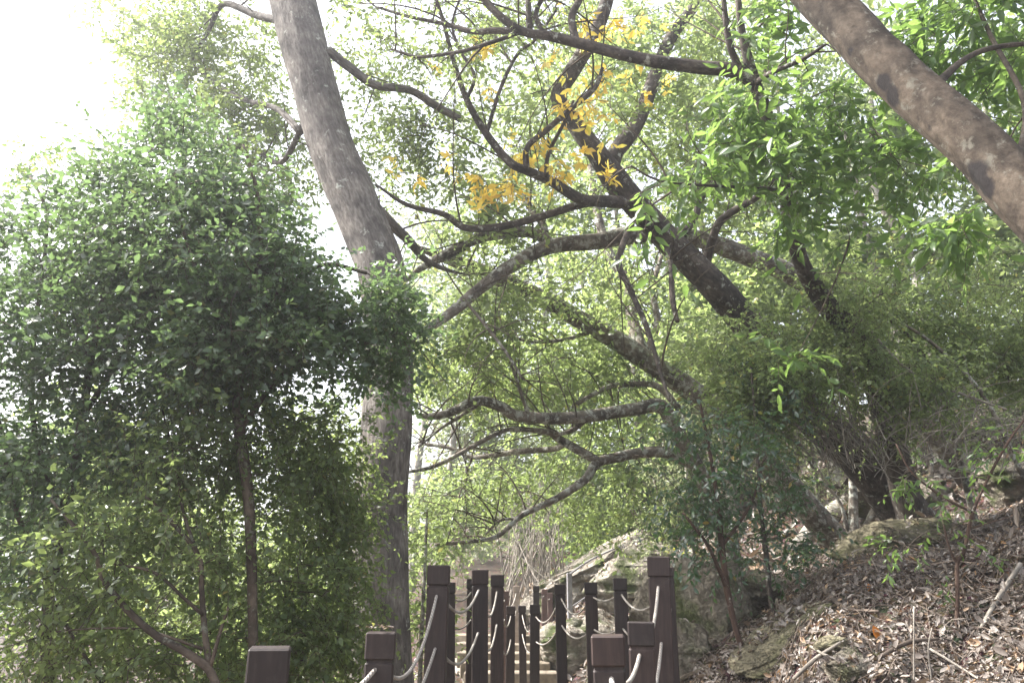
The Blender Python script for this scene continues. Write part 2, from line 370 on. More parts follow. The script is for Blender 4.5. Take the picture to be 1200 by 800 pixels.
def box(mb, c, size, rz=0, bevel=0.0):
    sx, sy, sz = [a/2 for a in size]; b = bevel
    import itertools
    pts = []
    for zz, ins in ((-sz, b), (-sz+b, 0), (sz-b, 0), (sz, b)) if b else ((-sz, 0), (sz, 0)):
        pp = [(-sx+ins, -sy+b), (-sx+b, -sy+ins), (sx-b, -sy+ins), (sx-ins, -sy+b), (sx-ins, sy-b), (sx-b, sy-ins), (-sx+b, sy-ins), (-sx+ins, sy-b)] if b else [(-sx, -sy), (sx, -sy), (sx, sy), (-sx, sy)]
        pts.append([(x, y, zz) for x, y in pp])
    m = len(pts[0]); v = np.array(pts).reshape(-1, 3)
    cz, sn = math.cos(rz), math.sin(rz)
    v = np.stack([v[:, 0]*cz - v[:, 1]*sn, v[:, 0]*sn + v[:, 1]*cz, v[:, 2]], -1) + np.asarray(c)
    q = []
    for r in range(len(pts)-1):
        for i in range(m): q.append((r*m+i, r*m+(i+1) % m, (r+1)*m+(i+1) % m, (r+1)*m+i))
    mb.add(v, [np.array(q), np.array([list(range(m))[::-1], [(len(pts)-1)*m+i for i in range(m)]])])

for i in range(3):                               # near flight, hidden behind the posts, and the far flight seen between them
    mb = MB(); y0 = 3.15+.3*i; box(mb, (path_x(y0)+0, y0+.16, .36+.1*(i+1)-.06), (1.3, .33, .2), 0, .012)
    o = link('path_step', mb.mesh('path_step', False), M['step']); o['kind'] = 'structure'
for i in range(5):
    mb = MB(); y0 = 11.5+.4*i; box(mb, (path_x(y0), y0+.2, .36+.1*(i+1)-.06), (1.3, .42, .22), -.1*i, .015)
    o = link('path_step', mb.mesh('path_step', False), M['step']); o['kind'] = 'structure'

# ------------------------------------------------------------------ rope railing
POSTW = 0.115
def make_post(px, ytop, wpx, d, label, mat='post', rz=None, cap=True):
    top = P(px, ytop, d); wd = wpx*pxm(px, ytop, d)
    gz = float(ground(top[0], top[1])) - .25
    H = top[2]-gz
    t = thing('railing_post', label, 'post', (top[0], top[1], gz), 'brown posts of the rope railing')
    a = -math.atan2(top[0], top[1])*.8 + rng.uniform(-.05, .05) if rz is None else rz
    lean = rng.uniform(-.02, .02, 2)
    ch = wd*.86
    mb = MB(); box(mb, (0, 0, (H-ch-.008)/2), (wd*.95, wd*.95, H-ch-.008), 0, .006)
    box(mb, (0, 0, H-ch-.004), (wd*.84, wd*.84, .012), 0, 0)
    o = bpy.data.objects.new('shaft', mb.mesh('shaft', False)); C.objects.link(o); o.data.materials.append(M[mat]); o.parent = t
    mb = MB(); box(mb, (0, 0, H-ch/2), (wd, wd, ch), 0, .005)
    o = bpy.data.objects.new('cap', mb.mesh('cap', False)); C.objects.link(o); o.data.materials.append(M[mat]); o.parent = t
    t.rotation_euler = (lean[0], lean[1], a)
    return np.array([top[0]+lean[1]*H, top[1]-lean[0]*H, top[2]-ch-.012]), wd

posts = {}
def post(key, *a, **k): posts[key] = make_post(*a, **k)
post('l1', 310, 757, 46.5, 2.2, 'nearest left railing post, only its square dark cap above the frame edge')
post('l2', 440, 740, 34.5, 2.95, 'left railing post with leaf crumbs on its cap, in front of the thick trunk')
post('l3', 511, 662, 25.5, 4.1, 'tall blackish left railing post just right of the thick trunk')
post('l4', 565, 667, 19.5, 5.3, 'brown left railing post standing in front of a slimmer twin touching it')
post('l5', 583, 673, 15.5, 6.7, 'slim brown railing post overlapped by the post to its left')
post('l6', 597, 709.5, 10.8, 9.6, 'short low railing post at the left side of the far steps')
post('l7', 613, 709, 9, 11.2, 'narrow low railing post half hidden at the right side of the far steps')
post('b1', 530, 682, 14, 7.4, 'dark railing post showing past the right edge of the tall blackish post')
post('b2', 554, 678, 13, 8.3, 'dark railing post peeping out left of the brown overlapped pair')
post('b3', 592, 692, 9, 10.6, 'reddish railing post sliver behind the short low post', mat='post_red')
post('b4', 607, 686, 8, 12.9, 'sunlit pale beige post at the head of the far steps', mat='post_sunlit')
post('r1', 719, 743, 38.5, 2.46, 'nearest right railing post with black square cap, overlapping another cap')
post('r2', 745, 728, 31, 3.2, 'right railing post whose cap shows behind the nearest black cap')
post('r3', 766, 652, 26, 4.1, 'tallest right railing post, with a pale rope bowing down its face')
post('r4', 781, 664, 13, 5.2, 'railing post almost hidden behind the tallest right post')
post('r5', 726, 677, 16, 6.5, 'right railing post rising above the two near black caps')
post('r6', 693, 682, 15, 7.1, 'lone straight railing post in front of the pale rock slab')
post('r7', 657, 684.5, 12.8, 8.2, 'slender railing post beside the thin grey handrail upright')
post('r8', 625, 708, 12, 9.4, 'low square capped railing post right of the far steps')
post('f1', 628, 686, 7.6, 13.2, 'far dark thin railing post above the low square capped one', mat='post')
post('f2', 637.5, 690, 7, 13.8, 'far reddish railing post, left one of a close pair', mat='post_red')
post('f3', 645, 694, 6.4, 14.4, 'far reddish railing post, right one of a close pair', mat='post_red')

def make_rope(keys, drop, label, sag=.13, extend=None):
    mb = MB(); pts = []
    hs = [posts[k_][0] - np.array([0, 0, drop*posts[k_][1]/POSTW]) for k_ in keys]
    if extend is not None: hs = [np.asarray(hs[0]) + np.asarray(extend)] + hs
    for a, b in zip(hs[:-1], hs[1:]):
        L = np.linalg.norm(b-a); n = 14; s_ = sag*min(1.3, L/1.3)*rng.uniform(.75, 1.3)
        for i in range(n):
            t = i/n; pts.append(a*(1-t)+b*t - np.array([0, 0, 4*s_*t*(1-t)]))
    pts.append(hs[-1])
    tube(mb, pts, .0078, 8)
    o = link('rope', mb.mesh('rope'), M['rope'])
    tag(o, label, 'rope', 'pale ropes of the railing')
make_rope(['l1', 'l2', 'l3', 'l4', 'l5', 'l6'], 0.0, 'upper pale rope sagging between the left railing posts', .17, (-.1, -1.2, -.05))
make_rope(['l1', 'l2', 'l3', 'l4', 'l5', 'l6'], .27, 'lower pale rope threaded through the left railing posts', .13, (-.1, -1.2, -.05))
make_rope(['r1', 'r2', 'r3', 'r4', 'r5', 'r6', 'r7', 'r8', 'l7'], 0.0, 'upper pale rope looping along the right railing posts', .15, (.0, -1.2, -.05))
make_rope(['r1', 'r2', 'r3', 'r4', 'r5', 'r6', 'r7', 'r8', 'l7'], .27, 'lower pale rope looping along the right railing posts', .12, (.0, -1.2, -.05))
make_rope(['b1', 'b2', 'b3', 'b4'], 0.0, 'upper thin rope of the farther left rail behind the front posts', .15)
make_rope(['b1', 'b2', 'b3', 'b4'], .27, 'lower thin rope of the farther left rail behind the front posts', .12)
make_rope(['f1', 'f2', 'f3'], 0.0, 'short rope between the far reddish posts', .1)

# thin grey handrail by the rocks
t0 = P(667, 671, 12.5); g0 = float(ground(t0[0], t0[1]))
hr = thing('handrail', 'thin grey metal handrail climbing over the pale rocks', 'handrail', (t0[0], t0[1], g0))
mb = MB(); box(mb, ((t0[0]), t0[1], (t0[2]+g0-.3)/2), (.075, .075, t0[2]-g0+.3), .1, .006)
link('upright', mb.mesh('upright', False), M['post_steel'], hr)
mb = MB(); tube(mb, catmull([P(668, 672, 12.5), P(690, 657, 13.3), P(715, 645, 14.2), P(742, 634, 15.2)], 6), .016, 8)
link('rail', mb.mesh('rail'), M['post_steel'], hr)
mb = MB(); tube(mb, catmull([P(668, 735, 12.4), P(640, 742, 12.2), P(668, 712, 12.5), P(700, 690, 13.4)][2:], 6), .012, 8)
link('rail', mb.mesh('rail'), M['post_steel'], hr)

# ------------------------------------------------------------------ foliage machinery
TPL_SMALL = (np.array([(0, 0, 0), (.45, .5, .05), (.45, -.5, .05), (.5, 0, -.03), (1, 0, -.13)]), np.array([(0, 2, 3), (0, 3, 1), (1, 3, 4), (3, 2, 4)]), None)
TPL_FAR = (np.array([(0, 0, 0), (.48, .5, .06), (1, 0, -.10), (.48, -.5, .06)]), np.array([(0, 3, 1), (1, 3, 2)]), None)
TPL_BIG = (np.array([(0, 0, 0), (.22, .36, .02), (.24, 0, -.03), (.22, -.36, .02), (.55, .5, .0), (.56, 0, -.06), (.55, -.5, .0), (.82, .27, -.09), (.83, 0, -.12), (.82, -.27, -.09), (1.06, 0, -.22)]),
           np.array([(0, 3, 2), (0, 2, 1), (7, 8, 10), (8, 9, 10)]), np.array([(1, 2, 5, 4), (2, 3, 6, 5), (4, 5, 8, 7), (5, 6, 9, 8)]))
TPL_CURL = (np.array([(0, 0, .0), (.25, .38, .16), (.28, 0, .02), (.25, -.38, .12), (.65, .42, .22), (.66, 0, .05), (.65, -.42, .18), (1, 0, .2)]),
            np.array([(0, 3, 2), (0, 2, 1), (4, 5, 7), (5, 6, 7)]), np.array([(1, 2, 5, 4), (2, 3, 6, 5)]))

def leaf_mesh(name, pos, d, nrm, length, width, rnd, tpl):
    V, T, Q = tpl; n = len(pos); k = len(V)
    d = unit(d); side = unit(np.cross(nrm, d)); up = np.cross(d, side)
    v = (pos[:, None, :] + d[:, None, :]*(V[None, :, 0:1]*length[:, None, None]) + side[:, None, :]*(V[None, :, 1:2]*width[:, None, None])
         + up[:, None, :]*(V[None, :, 2:3]*length[:, None, None]))
    off = (np.arange(n)*k)[:, None, None]
    fs = [(T[None]+off).reshape(-1, T.shape[1])]
    if Q is not None: fs.append((Q[None]+off).reshape(-1, 4))
    return mesh_np(name, v.reshape(-1, 3), fs, True, rnd=np.repeat(rnd, k))

def sph(n, r):
    v = r.normal(size=(n, 3)); return unit(v)

def sprays(r, centres, axis, k, crad, slen, m, llen, lwid, droop, spread=55, flat=.5):
    """k leafy twigs per cluster centre; returns leaf arrays and twig polylines."""
    nC = len(centres); n = nC*k
    c = np.repeat(centres, k, 0); ax = np.repeat(axis, k, 0)
    o = c + sph(n, r)*(crad*r.random((n, 1))**.5)
    dr = unit(ax*.55 + sph(n, r)*.9 + np.array([0, 0, -droop*.5]))
    L = slen*r.uniform(.55, 1.25, n)
    s = (np.arange(m)[None, :] + r.uniform(.1, .9, (n, m)))/m
    bend = np.array([0, 0, -1.0])*droop
    pt = o[:, None, :] + dr[:, None, :]*(L[:, None]*s)[..., None] + bend*(L[:, None]*s**2*.6)[..., None]
    td = unit(dr[:, None, :] + bend*(s*1.2)[..., None])
    ref = unit(np.cross(td, np.array([0, 0, 1.0])) + 1e-4)
    up = np.cross(ref, td)
    sg = np.where(np.arange(m)[None, :] % 2 == 0, 1, -1)*np.ones((n, 1))
    phi = r.normal(0, .55, (n, m))
    sd_ = ref*(np.cos(phi)*sg)[..., None] + up*np.sin(phi)[..., None]
    al = np.radians(r.normal(spread, 14, (n, m)))
    ld = unit(td*np.cos(al)[..., None] + sd_*np.sin(al)[..., None] + np.array([0, 0, -droop*.45]))
    nr = up*flat + r.normal(0, .55, (n, m, 3)); nr = nr - ld*np.sum(nr*ld, -1, keepdims=True)
    cr = np.repeat(r.random(nC), k)[:, None]
    rnd = np.clip(.55*cr + .45*r.random((n, m)) + np.where(r.random((n, m)) > .985, .5, 0), 0, 1)
    ll = llen*r.uniform(.5, 1.25, (n, m))*np.repeat(r.uniform(.8, 1.15, nC), k)[:, None]; lw = ll*lwid*r.uniform(.85, 1.15, (n, m))
    tp = np.linspace(0, 1, 4)
    tw = o[:, None, :] + dr[:, None, :]*(L[:, None]*tp)[..., None] + bend*(L[:, None]*tp**2*.6)[..., None]
    f = lambda a: a.reshape(-1, *a.shape[2:])
    return dict(pos=f(pt), d=f(ld), n=f(nr), l=f(ll), w=f(lw), r=f(rnd)), tw

def thin_twigs(mb, tw, r0=.0022):
    """(n,4,3) polylines as 3-sided tubes, all at once."""
    n, m, _ = tw.shape
    T = unit(tw[:, -1]-tw[:, 0]); a = unit(np.cross(T, np.array([.31, .2, .93]))); b = np.cross(T, a)
    ang = np.arange(3)/3*2*math.pi
    rad = r0*np.linspace(1, .4, m)
    v = tw[:, :, None, :] + rad[None, :, None, None]*(np.cos(ang)[None, None, :, None]*a[:, None, None, :] + np.sin(ang)[None, None, :, None]*b[:, None, None, :])
    i = np.arange(m-1)[:, None]*3; j = np.arange(3)[None, :]; j2 = (j+1) % 3
    q = np.stack([i+j, i+j2, i+3+j2, i+3+j], -1).reshape(-1, 4)
    q = (q[None] + (np.arange(n)*m*3)[:, None, None]).reshape(-1, 4)
    mb.add(v.reshape(-1, 3), [q])

def blob_points(r, blobs, dens=1, holes=None):
    out = []
    for (px, py, d, rx, ry, rd, n) in blobs:
        if d > 11 and py < 300: n = n*.62
        n = max(1, int(round(n*dens))); q = sph(n, r)*(r.random((n, 1))**(1/1.8))*r.uniform(.8, 1.22, (n, 1))
        s_ = pxm(px, py, d)
        out.append(P(px, py, d) + q*np.array([rx*s_, rd, ry*s_]))
    c = np.concatenate(out)
    if holes: c = c[(vn(c[:, 0]*1.9+c[:, 2]*.9+31, c[:, 2]*2.1-c[:, 1]*1.1+17, 63) + .5*vn(c[:, 0]*4.1+c[:, 2]*2, c[:, 2]*4.3+c[:, 1]*2, 64)) > holes]
    return c

SPEC = {
    'dark':   dict(mat='leaf_dark', k=11, crad=.20, slen=.27, m=11, llen=.049, lwid=.56, droop=.25, tpl=TPL_SMALL, dens=.88, holes=-.24),
    'shrub':  dict(mat='leaf_mid', k=10, crad=.20, slen=.27, m=11, llen=.042, lwid=.58, droop=.4, tpl=TPL_SMALL, dens=.85, holes=-.24),
    'canopy': dict(mat='leaf_mid', k=7, crad=.2, slen=.40, m=10, llen=.08, lwid=.45, droop=.3, tpl=TPL_SMALL, dens=1.5),
    'lime':   dict(mat='leaf_lime', k=8, crad=.24, slen=.42, m=10, llen=.095, lwid=.46, droop=.3, tpl=TPL_SMALL, dens=.95),
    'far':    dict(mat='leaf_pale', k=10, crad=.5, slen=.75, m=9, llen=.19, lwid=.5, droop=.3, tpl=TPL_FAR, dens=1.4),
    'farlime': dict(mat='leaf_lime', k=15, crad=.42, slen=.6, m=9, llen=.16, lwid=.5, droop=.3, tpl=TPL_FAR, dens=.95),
    'big':    dict(mat='leaf_big', k=4, crad=.14, slen=.36, m=9, llen=.118, lwid=.37, droop=.4, tpl=TPL_BIG, dens=.72),
    'farmid': dict(mat='leaf_mid', k=15, crad=.42, slen=.75, m=9, llen=.17, lwid=.5, droop=.3, tpl=TPL_FAR, dens=.95),
    'fine':   dict(mat='leaf_pale', k=7, crad=.2, slen=.32, m=11, llen=.042, lwid=.5, droop=.3, tpl=TPL_SMALL, dens=1.0),
    'yellow': dict(mat='leaf_yellow', k=2, crad=.05, slen=.14, m=5, llen=.10, lwid=.42, droop=.5, tpl=TPL_BIG, dens=1.0),
    'vine':   dict(mat='leaf_lime', k=9, crad=.2, slen=.3, m=12, llen=.050, lwid=.6, droop=.4, tpl=TPL_SMALL, dens=1.5, holes=-.3),
    'gloss':  dict(mat='leaf_gloss', k=5, crad=.13, slen=.26, m=8, llen=.058, lwid=.45, droop=.55, tpl=TPL_BIG, dens=.6),
    'sapling': dict(mat='leaf_big', k=2, crad=.05, slen=.18, m=6, llen=.062, lwid=.38, droop=.6, tpl=TPL_BIG, dens=.9),
    'fern':   dict(mat='leaf_fern', k=5, crad=.06, slen=.28, m=12, llen=.06, lwid=.35, droop=.5, tpl=TPL_SMALL, dens=1),
}

def bez_limb(a, b, r, n=7, sag=.12):
    L = np.linalg.norm(b-a); m1 = a*.66+b*.34 + sph(1, r)[0]*L*.10 + np.array([0, 0, L*sag]); m2 = a*.3+b*.7 + sph(1, r)[0]*L*.10 + np.array([0, 0, L*sag*.7])
    t = np.linspace(0, 1, n)[:, None]
    return (1-t)**3*a + 3*(1-t)**2*t*m1 + 3*(1-t)*t*t*m2 + t**3*b

def grow(r, skel, cen, maxlen=2.2, thick=1.0):
    """join every cluster centre to the nearest limb, nearest first, each new limb joining the skeleton."""
    left = list(range(len(cen))); S = np.array(skel); limbs = []; axis = np.zeros_like(cen)
    dist = np.min(np.linalg.norm(cen[:, None, :]-S[None, ::max(1, len(S)//300)], axis=2), 1)
    for i in np.argsort(dist):
        dd = np.linalg.norm(S-cen[i], axis=1); j = int(np.argmin(dd)); L = dd[j]
        axis[i] = unit(cen[i]-S[j] + 1e-5)
        if L < .06: continue
        pts = bez_limb(S[j], cen[i], r, 7)
        limbs.append((pts, np.linspace(.0028+.0042*min(L, 2.2)*thick, .0022, 7)))
        S = np.vstack([S, pts[2:]])
    return limbs, axis

def px_path(pts, n=6):
    q = np.array([P(a[0], a[1], a[2]) for a in pts]); rd = np.array([a[3]/2*pxm(a[0], a[1], a[2]) for a in pts])
    c = catmull(q, n); rr = np.interp(np.linspace(0, len(pts)-1, len(c)), np.arange(len(pts)), rd)
    return c, rr

def tree(name, label, cat, trunk, branches=(), foliage=(), bark='bark_grey', seed=1, twig='twig', root=True, group=None, tsides=18, rough=.05, world_trunk=None, thick=1.0, scars=(), shoots=0, pn=6):
    r = np.random.default_rng(seed)
    if world_trunk is not None: c, rr = world_trunk
    else: c, rr = px_path(trunk, pn)
    if root:                                        # run the foot down into the ground
        g = float(ground(c[0, 0], c[0, 1])) - .25
        dirn = unit(c[0]-c[min(4, len(c)-1)])
        if c[0, 2] > g:
            dz = c[0, 2]-g; f_ = min(1.3, 1/max(.2, abs(dirn[2]))) if dirn[2] < -.05 else .8; e = c[0] + np.array([dirn[0]*dz*f_, dirn[1]*dz*f_, -dz])
            mid = (c[0]+e)/2; c = np.vstack([e, mid, c]); rr = np.concatenate([[rr[0]*1.35, rr[0]*1.08], rr])
    t = thing(name, label, cat, c[0], group)
    mb = MB(); tube(mb, c, rr, tsides, rough, seed); tk = link('trunk' if cat in ('tree',) else 'stem', mb.mesh('trunk'), M[bark], t)
    if scars:
        vv = np.concatenate(mb.v); mk = np.zeros(len(vv))
        for (sx, sy, sd_, sr) in scars:
            q = vv-P(sx, sy, sd_); q = np.linalg.norm(q, axis=1)/sr; mk = np.maximum(mk, np.clip(1.5-q, 0, 1))
        tk.data.attributes['rnd'].data.foreach_set('value', mk.astype(np.float32))
    skel = [c]
    for bi, b in enumerate(branches):
        bc, br = px_path(b)
        mb = MB(); tube(mb, bc, br, 10, rough, seed+bi+1); link('branch', mb.mesh('branch'), M[bark], t); skel.append(bc)
    S = np.vstack(skel)
    tw = MB(); have = False
    for si, sk in enumerate(skel if shoots else []):
        for q in range(shoots if si else shoots*2):
            kk = int(r.integers(len(sk)//4, len(sk))); a = sk[kk]
            tdir = unit(sk[min(kk+1, len(sk)-1)]-sk[max(kk-1, 0)])
            dr = unit(tdir*.6*(1 if si else .5) + sph(1, r)[0] + np.array([0, 0, .45]))
            Ls = r.uniform(.25, 1.3); e = a+dr*Ls; lp = bez_limb(a, e, r, 8, .1)
            tube(tw, lp, np.linspace(.004+.006*Ls, .0022, 8), 5, cap=False); have = True
            for z_ in range(3):
                k2 = int(r.integers(2, 8)); e2 = lp[k2]+unit(dr+sph(1, r)[0]*.9)*Ls*r.uniform(.25, .5)
                tube(tw, bez_limb(lp[k2], e2, r, 6, .1), np.linspace(.0035, .0018, 6), 4, cap=False)
            S = np.vstack([S, lp[2:]])
    for fi, f in enumerate(foliage):
        kind, blobs = f[0], f[1]; over = f[2] if len(f) > 2 else {}
        sp_ = {**SPEC[kind], **over}
        cen = blob_points(r, blobs, sp_['dens'], sp_.get('holes'))
        gz = ground(cen[:, 0], cen[:, 1]); cen[:, 2] = np.maximum(cen[:, 2], gz+.06)
        limbs, axis = grow(r, S, cen, thick=thick)
        for (lp, lr) in limbs:
            tube(tw, lp, lr, 5, cap=False); have = True
        if len(limbs): S = np.vstack([S] + [l[0][2:] for l in limbs])
        lf, twp = sprays(r, cen, axis, sp_['k'], sp_['crad'], sp_['slen'], sp_['m'], sp_['llen'], sp_['lwid'], sp_['droop'])
        if sp_['tpl'] is not TPL_FAR:
            thin_twigs(tw, twp, .0016 if sp_['llen'] < .05 else .0022); have = True
        nm = 'yellow_leaves' if 'yellow' in kind else 'crown'
        o = link(nm, leaf_mesh(nm, lf['pos'], lf['d'], lf['n'], lf['l'], lf['w'], lf['r'], sp_['tpl']), M[sp_['mat']], t)
    if have: link('twigs', tw.mesh('twigs'), M[twig], t)
    return t

# ------------------------------------------------------------------ the thick trunk on the left
tree('tall_tree', 'tall tree with thick grey brown trunk leaning left, beside the left railing', 'tree',
     [(447, 800, 6.0, 74), (446, 700, 6.0, 68), (446, 610, 6.05, 63), (452, 515, 6.1, 60), (456, 420, 6.2, 57), (447, 320, 6.3, 54), (421, 250, 6.4, 56), (389, 175, 6.5, 55), (368, 100, 6.6, 53), (343, 0, 6.8, 54), (325, -110, 7.0, 52), (330, -260, 7.2, 44), (360, -420, 7.4, 30)],
     [[(384, 59, 6.6, 12), (412, 81, 6.7, 11), (440, 100, 6.8, 10), (481, 106, 7.0, 9), (512, 125, 7.2, 9.5), (542, 141, 7.3, 8)],
      [(440, 245, 6.4, 16), (460, 264, 6.6, 13), (480, 283, 6.9, 11), (497, 303, 7.2, 8), (520, 315, 7.6, 5), (548, 322, 8.0, 2)],
      [(352, 155, 6.5, 9), (325, 128, 6.8, 7), (290, 118, 7.2, 6), (255, 100, 7.6, 5), (225, 75, 8.0, 4)],
      [(335, 25, 6.7, 10), (300, 18, 7.0, 9), (262, 5, 7.3, 7), (245, 35, 7.6, 5), (225, 70, 8, 4)],
      [(358, 140, 6.6, 7), (330, 190, 7, 6), (300, 175, 7.5, 5), (262, 160, 8, 3)],
      [(330, -90, 7, 22), (250, -150, 7.4, 14), (160, -170, 8, 9), (90, -140, 8.5, 5)],
      [(330, -140, 7.1, 22), (420, -200, 7.6, 14), (520, -210, 8.2, 9), (600, -180, 8.8, 5)]],
     [('canopy', [(250, 60, 8, 110, 75, 1.0, 52), (190, 35, 8.3, 90, 60, .9, 30), (280, 150, 7.8, 80, 55, .8, 34), (310, 205, 7.4, 60, 40, .6, 14), (170, 95, 8.2, 50, 40, .6, 8),
                  (455, 110, 7.4, 60, 60, .8, 12), (480, 175, 7.6, 70, 55, .7, 22), (430, 30, 7.6, 60, 60, .8, 8), (405, 190, 7.2, 25, 60, .5, 8),
                  (300, -140, 7.6, 300, 110, 1.4, 26)])],
     bark='bark_big', seed=11, shoots=4, tsides=40, rough=.05)

# ------------------------------------------------------------------ dense small leaved shrubs on the left
tree('small_leaved_tree', 'dark dense small leaved tree with one thin straight stem before the thick trunk', 'tree',
     [(297, 800, 4.3, 11), (296, 720, 4.3, 11), (294, 640, 4.3, 12), (290, 570, 4.3, 13), (280, 500, 4.3, 14), (280, 440, 4.25, 11), (293, 370, 4.2, 9), (305, 290, 4.15, 7), (300, 220, 4.1, 5), (285, 170, 4.1, 3)],
     [[(281, 450, 4.25, 8), (265, 400, 4.1, 6), (240, 340, 4.0, 5), (215, 270, 3.9, 4), (205, 200, 3.9, 3)],
      [(290, 390, 4.2, 7), (330, 340, 4.3, 6), (380, 310, 4.4, 5), (430, 320, 4.5, 4)],
      [(283, 500, 4.3, 7), (330, 440, 4.4, 5), (380, 410, 4.5, 4), (440, 400, 4.5, 3)]],
     [('dark', [(215, 160, 4.3, 40, 26, .3, 16), (300, 175, 4.3, 50, 32, .3, 22), (160, 215, 4.2, 50, 40, .3, 14), (350, 215, 4.35, 36, 40, .3, 14), (255, 230, 4.2, 105, 75, .55, 62), (330, 250, 4.3, 85, 75, .5, 48), (220, 190, 4.1, 55, 40, .4, 20), (360, 320, 4.4, 85, 75, .45, 96), (405, 385, 4.55, 70, 62, .35, 62), (445, 400, 4.6, 40, 60, .3, 22), (440, 350, 4.6, 50, 30, .25, 14), (320, 390, 4.4, 70, 60, .4, 56), (250, 430, 4.4, 80, 50, .4, 40), (370, 440, 4.5, 60, 36, .3, 36), (330, 210, 4.3, 60, 50, .35, 36),
                (260, 340, 4.1, 110, 70, .55, 50), (180, 290, 4.1, 80, 70, .5, 34), (300, 430, 4.2, 100, 55, .5, 36), (385, 440, 4.5, 60, 40, .4, 40)]),
      ('shrub', [(345, 520, 4.6, 66, 70, .5, 44), (350, 610, 4.7, 60, 70, .5, 44), (345, 700, 4.7, 66, 80, .5, 46), (250, 540, 4.4, 60, 70, .5, 30), (230, 450, 4.5, 70, 60, .5, 26), (395, 720, 4.8, 36, 60, .3, 26), (412, 610, 5.0, 24, 50, .2, 18), (385, 540, 4.8, 36, 50, .3, 24), (330, 780, 4.6, 90, 50, .5, 26)])],
     bark='bark_smooth', seed=21)
tree('bushy_tree', 'broad dark green bush filling the far left edge under the white sky', 'tree',
     [(60, 830, 4.6, 14), (55, 720, 4.6, 13), (75, 610, 4.6, 12), (95, 500, 4.5, 10), (110, 400, 4.4, 8), (130, 310, 4.3, 6), (140, 230, 4.3, 4)],
     [[(60, 690, 4.6, 8), (20, 600, 4.5, 6), (0, 500, 4.4, 5), (-20, 400, 4.4, 4)],
      [(95, 490, 4.5, 7), (140, 420, 4.4, 6), (170, 350, 4.3, 4)],
      [(75, 610, 4.6, 8), (40, 500, 4.5, 6), (40, 400, 4.4, 5), (55, 260, 4.5, 4), (35, 205, 4.6, 3)]],
     [('dark', [(60, 340, 4.4, 110, 70, .6, 54), (130, 300, 4.3, 80, 60, .5, 34), (30, 430, 4.4, 100, 80, .6, 52), (130, 420, 4.4, 90, 70, .6, 44), (40, 540, 4.5, 100, 70, .6, 48), (150, 520, 4.5, 70, 60, .5, 26),
                (20, 640, 4.6, 80, 60, .6, 28), (40, 270, 4.5, 70, 30, .4, 8), (-60, 400, 4.5, 80, 160, .6, 40), (20, 300, 4.5, 60, 30, .4, 14), (95, 250, 4.5, 50, 30, .4, 12)]),
      ('shrub', [(60, 190, 5.2, 60, 25, .3, 5), (110, 170, 5.4, 50, 25, .3, 5), (25, 215, 5.0, 25, 20, .2, 2)])],
     bark='bark_smooth', seed=31)
tree('multi_stem_shrub', 'open shrub with curving forked bare stems at the bottom left', 'shrub',
     [(255, 805, 4.0, 10.1), (243, 782, 4.0, 10.1), (215, 762, 4.0, 9.4), (180, 742, 4.0, 8.6), (150, 715, 4.0, 7.8), (122, 680, 4.0, 7.0), (112, 650, 4.0, 5.5), (90, 620, 4.0, 4.7), (60, 585, 4, 3.1)],
     [[(247, 790, 4.0, 7.8), (240, 740, 4.05, 7.0), (236, 690, 4.1, 6.2), (232, 650, 4.1, 5.5), (200, 610, 4.1, 4.7), (165, 575, 4.1, 3.1)],
      [(238, 720, 4.05, 4.7), (215, 700, 4.0, 3.9), (180, 670, 4, 3.5), (130, 660, 4, 2.3)],
      [(238, 760, 4.0, 3.9), (170, 738, 4.0, 3.1), (110, 736, 4.0, 2.3), (60, 740, 4, 1.6)],
      [(247, 780, 4.0, 4.7), (258, 740, 4.0, 3.9), (268, 710, 4.0, 3.1)],
      [(232, 650, 4.1, 4.7), (215, 600, 4.2, 3.9), (205, 540, 4.3, 3.1), (190, 480, 4.3, 2.3)],
      [(120, 800, 4.2, 4.7), (85, 745, 4.2, 3.9), (62, 700, 4.2, 3.1), (60, 660, 4.2, 2.3)]],
     [('lime', [(190, 600, 4.8, 110, 80, .5, 26), (110, 720, 4.8, 100, 70, .5, 22), (270, 720, 4.9, 60, 80, .4, 14)], dict(llen=.052, k=7, m=11, crad=.18, slen=.28)), ('shrub', [(140, 640, 4.2, 90, 60, .5, 20), (200, 560, 4.3, 80, 60, .5, 16), (90, 720, 4.3, 90, 60, .5, 20), (180, 780, 4.3, 110, 40, .5, 26), (40, 770, 4.4, 70, 50, .5, 18), (250, 640, 4.3, 50, 60, .4, 14)])],
     bark='bark_smooth', seed=41)
tree('hedge_shrub', 'sunlit lime green shrub glowing between the dark shrub and thick trunk', 'shrub',
     [(380, 815, 7.2, 8), (385, 720, 7.2, 8), (395, 620, 7.3, 6), (390, 520, 7.4, 4)],
     [],
     [('lime', [(400, 520, 7.4, 55, 60, .7, 18), (400, 600, 7.4, 55, 60, .7, 18), (390, 700, 7.3, 60, 80, .7, 22), (330, 620, 7.4, 70, 100, .7, 20), (250, 690, 7.4, 90, 100, .8, 22), (160, 560, 7.6, 110, 100, .8, 22), (80, 640, 7.6, 90, 90, .8, 14)], dict(llen=.06, m=13))],
     seed=51)
tree('undergrowth_shrub', 'light green low shrub just right of the thick trunk foot', 'shrub',
     [(492, 800, 7.6, 6), (494, 740, 7.6, 5), (498, 660, 7.7, 4), (500, 600, 7.8, 3)], [],
     [('lime', [(498, 640, 7.9, 26, 50, .5, 12), (496, 720, 7.8, 24, 60, .4, 14), (520, 600, 8.4, 36, 40, .5, 10)], dict(llen=.06, m=13))], seed=52)

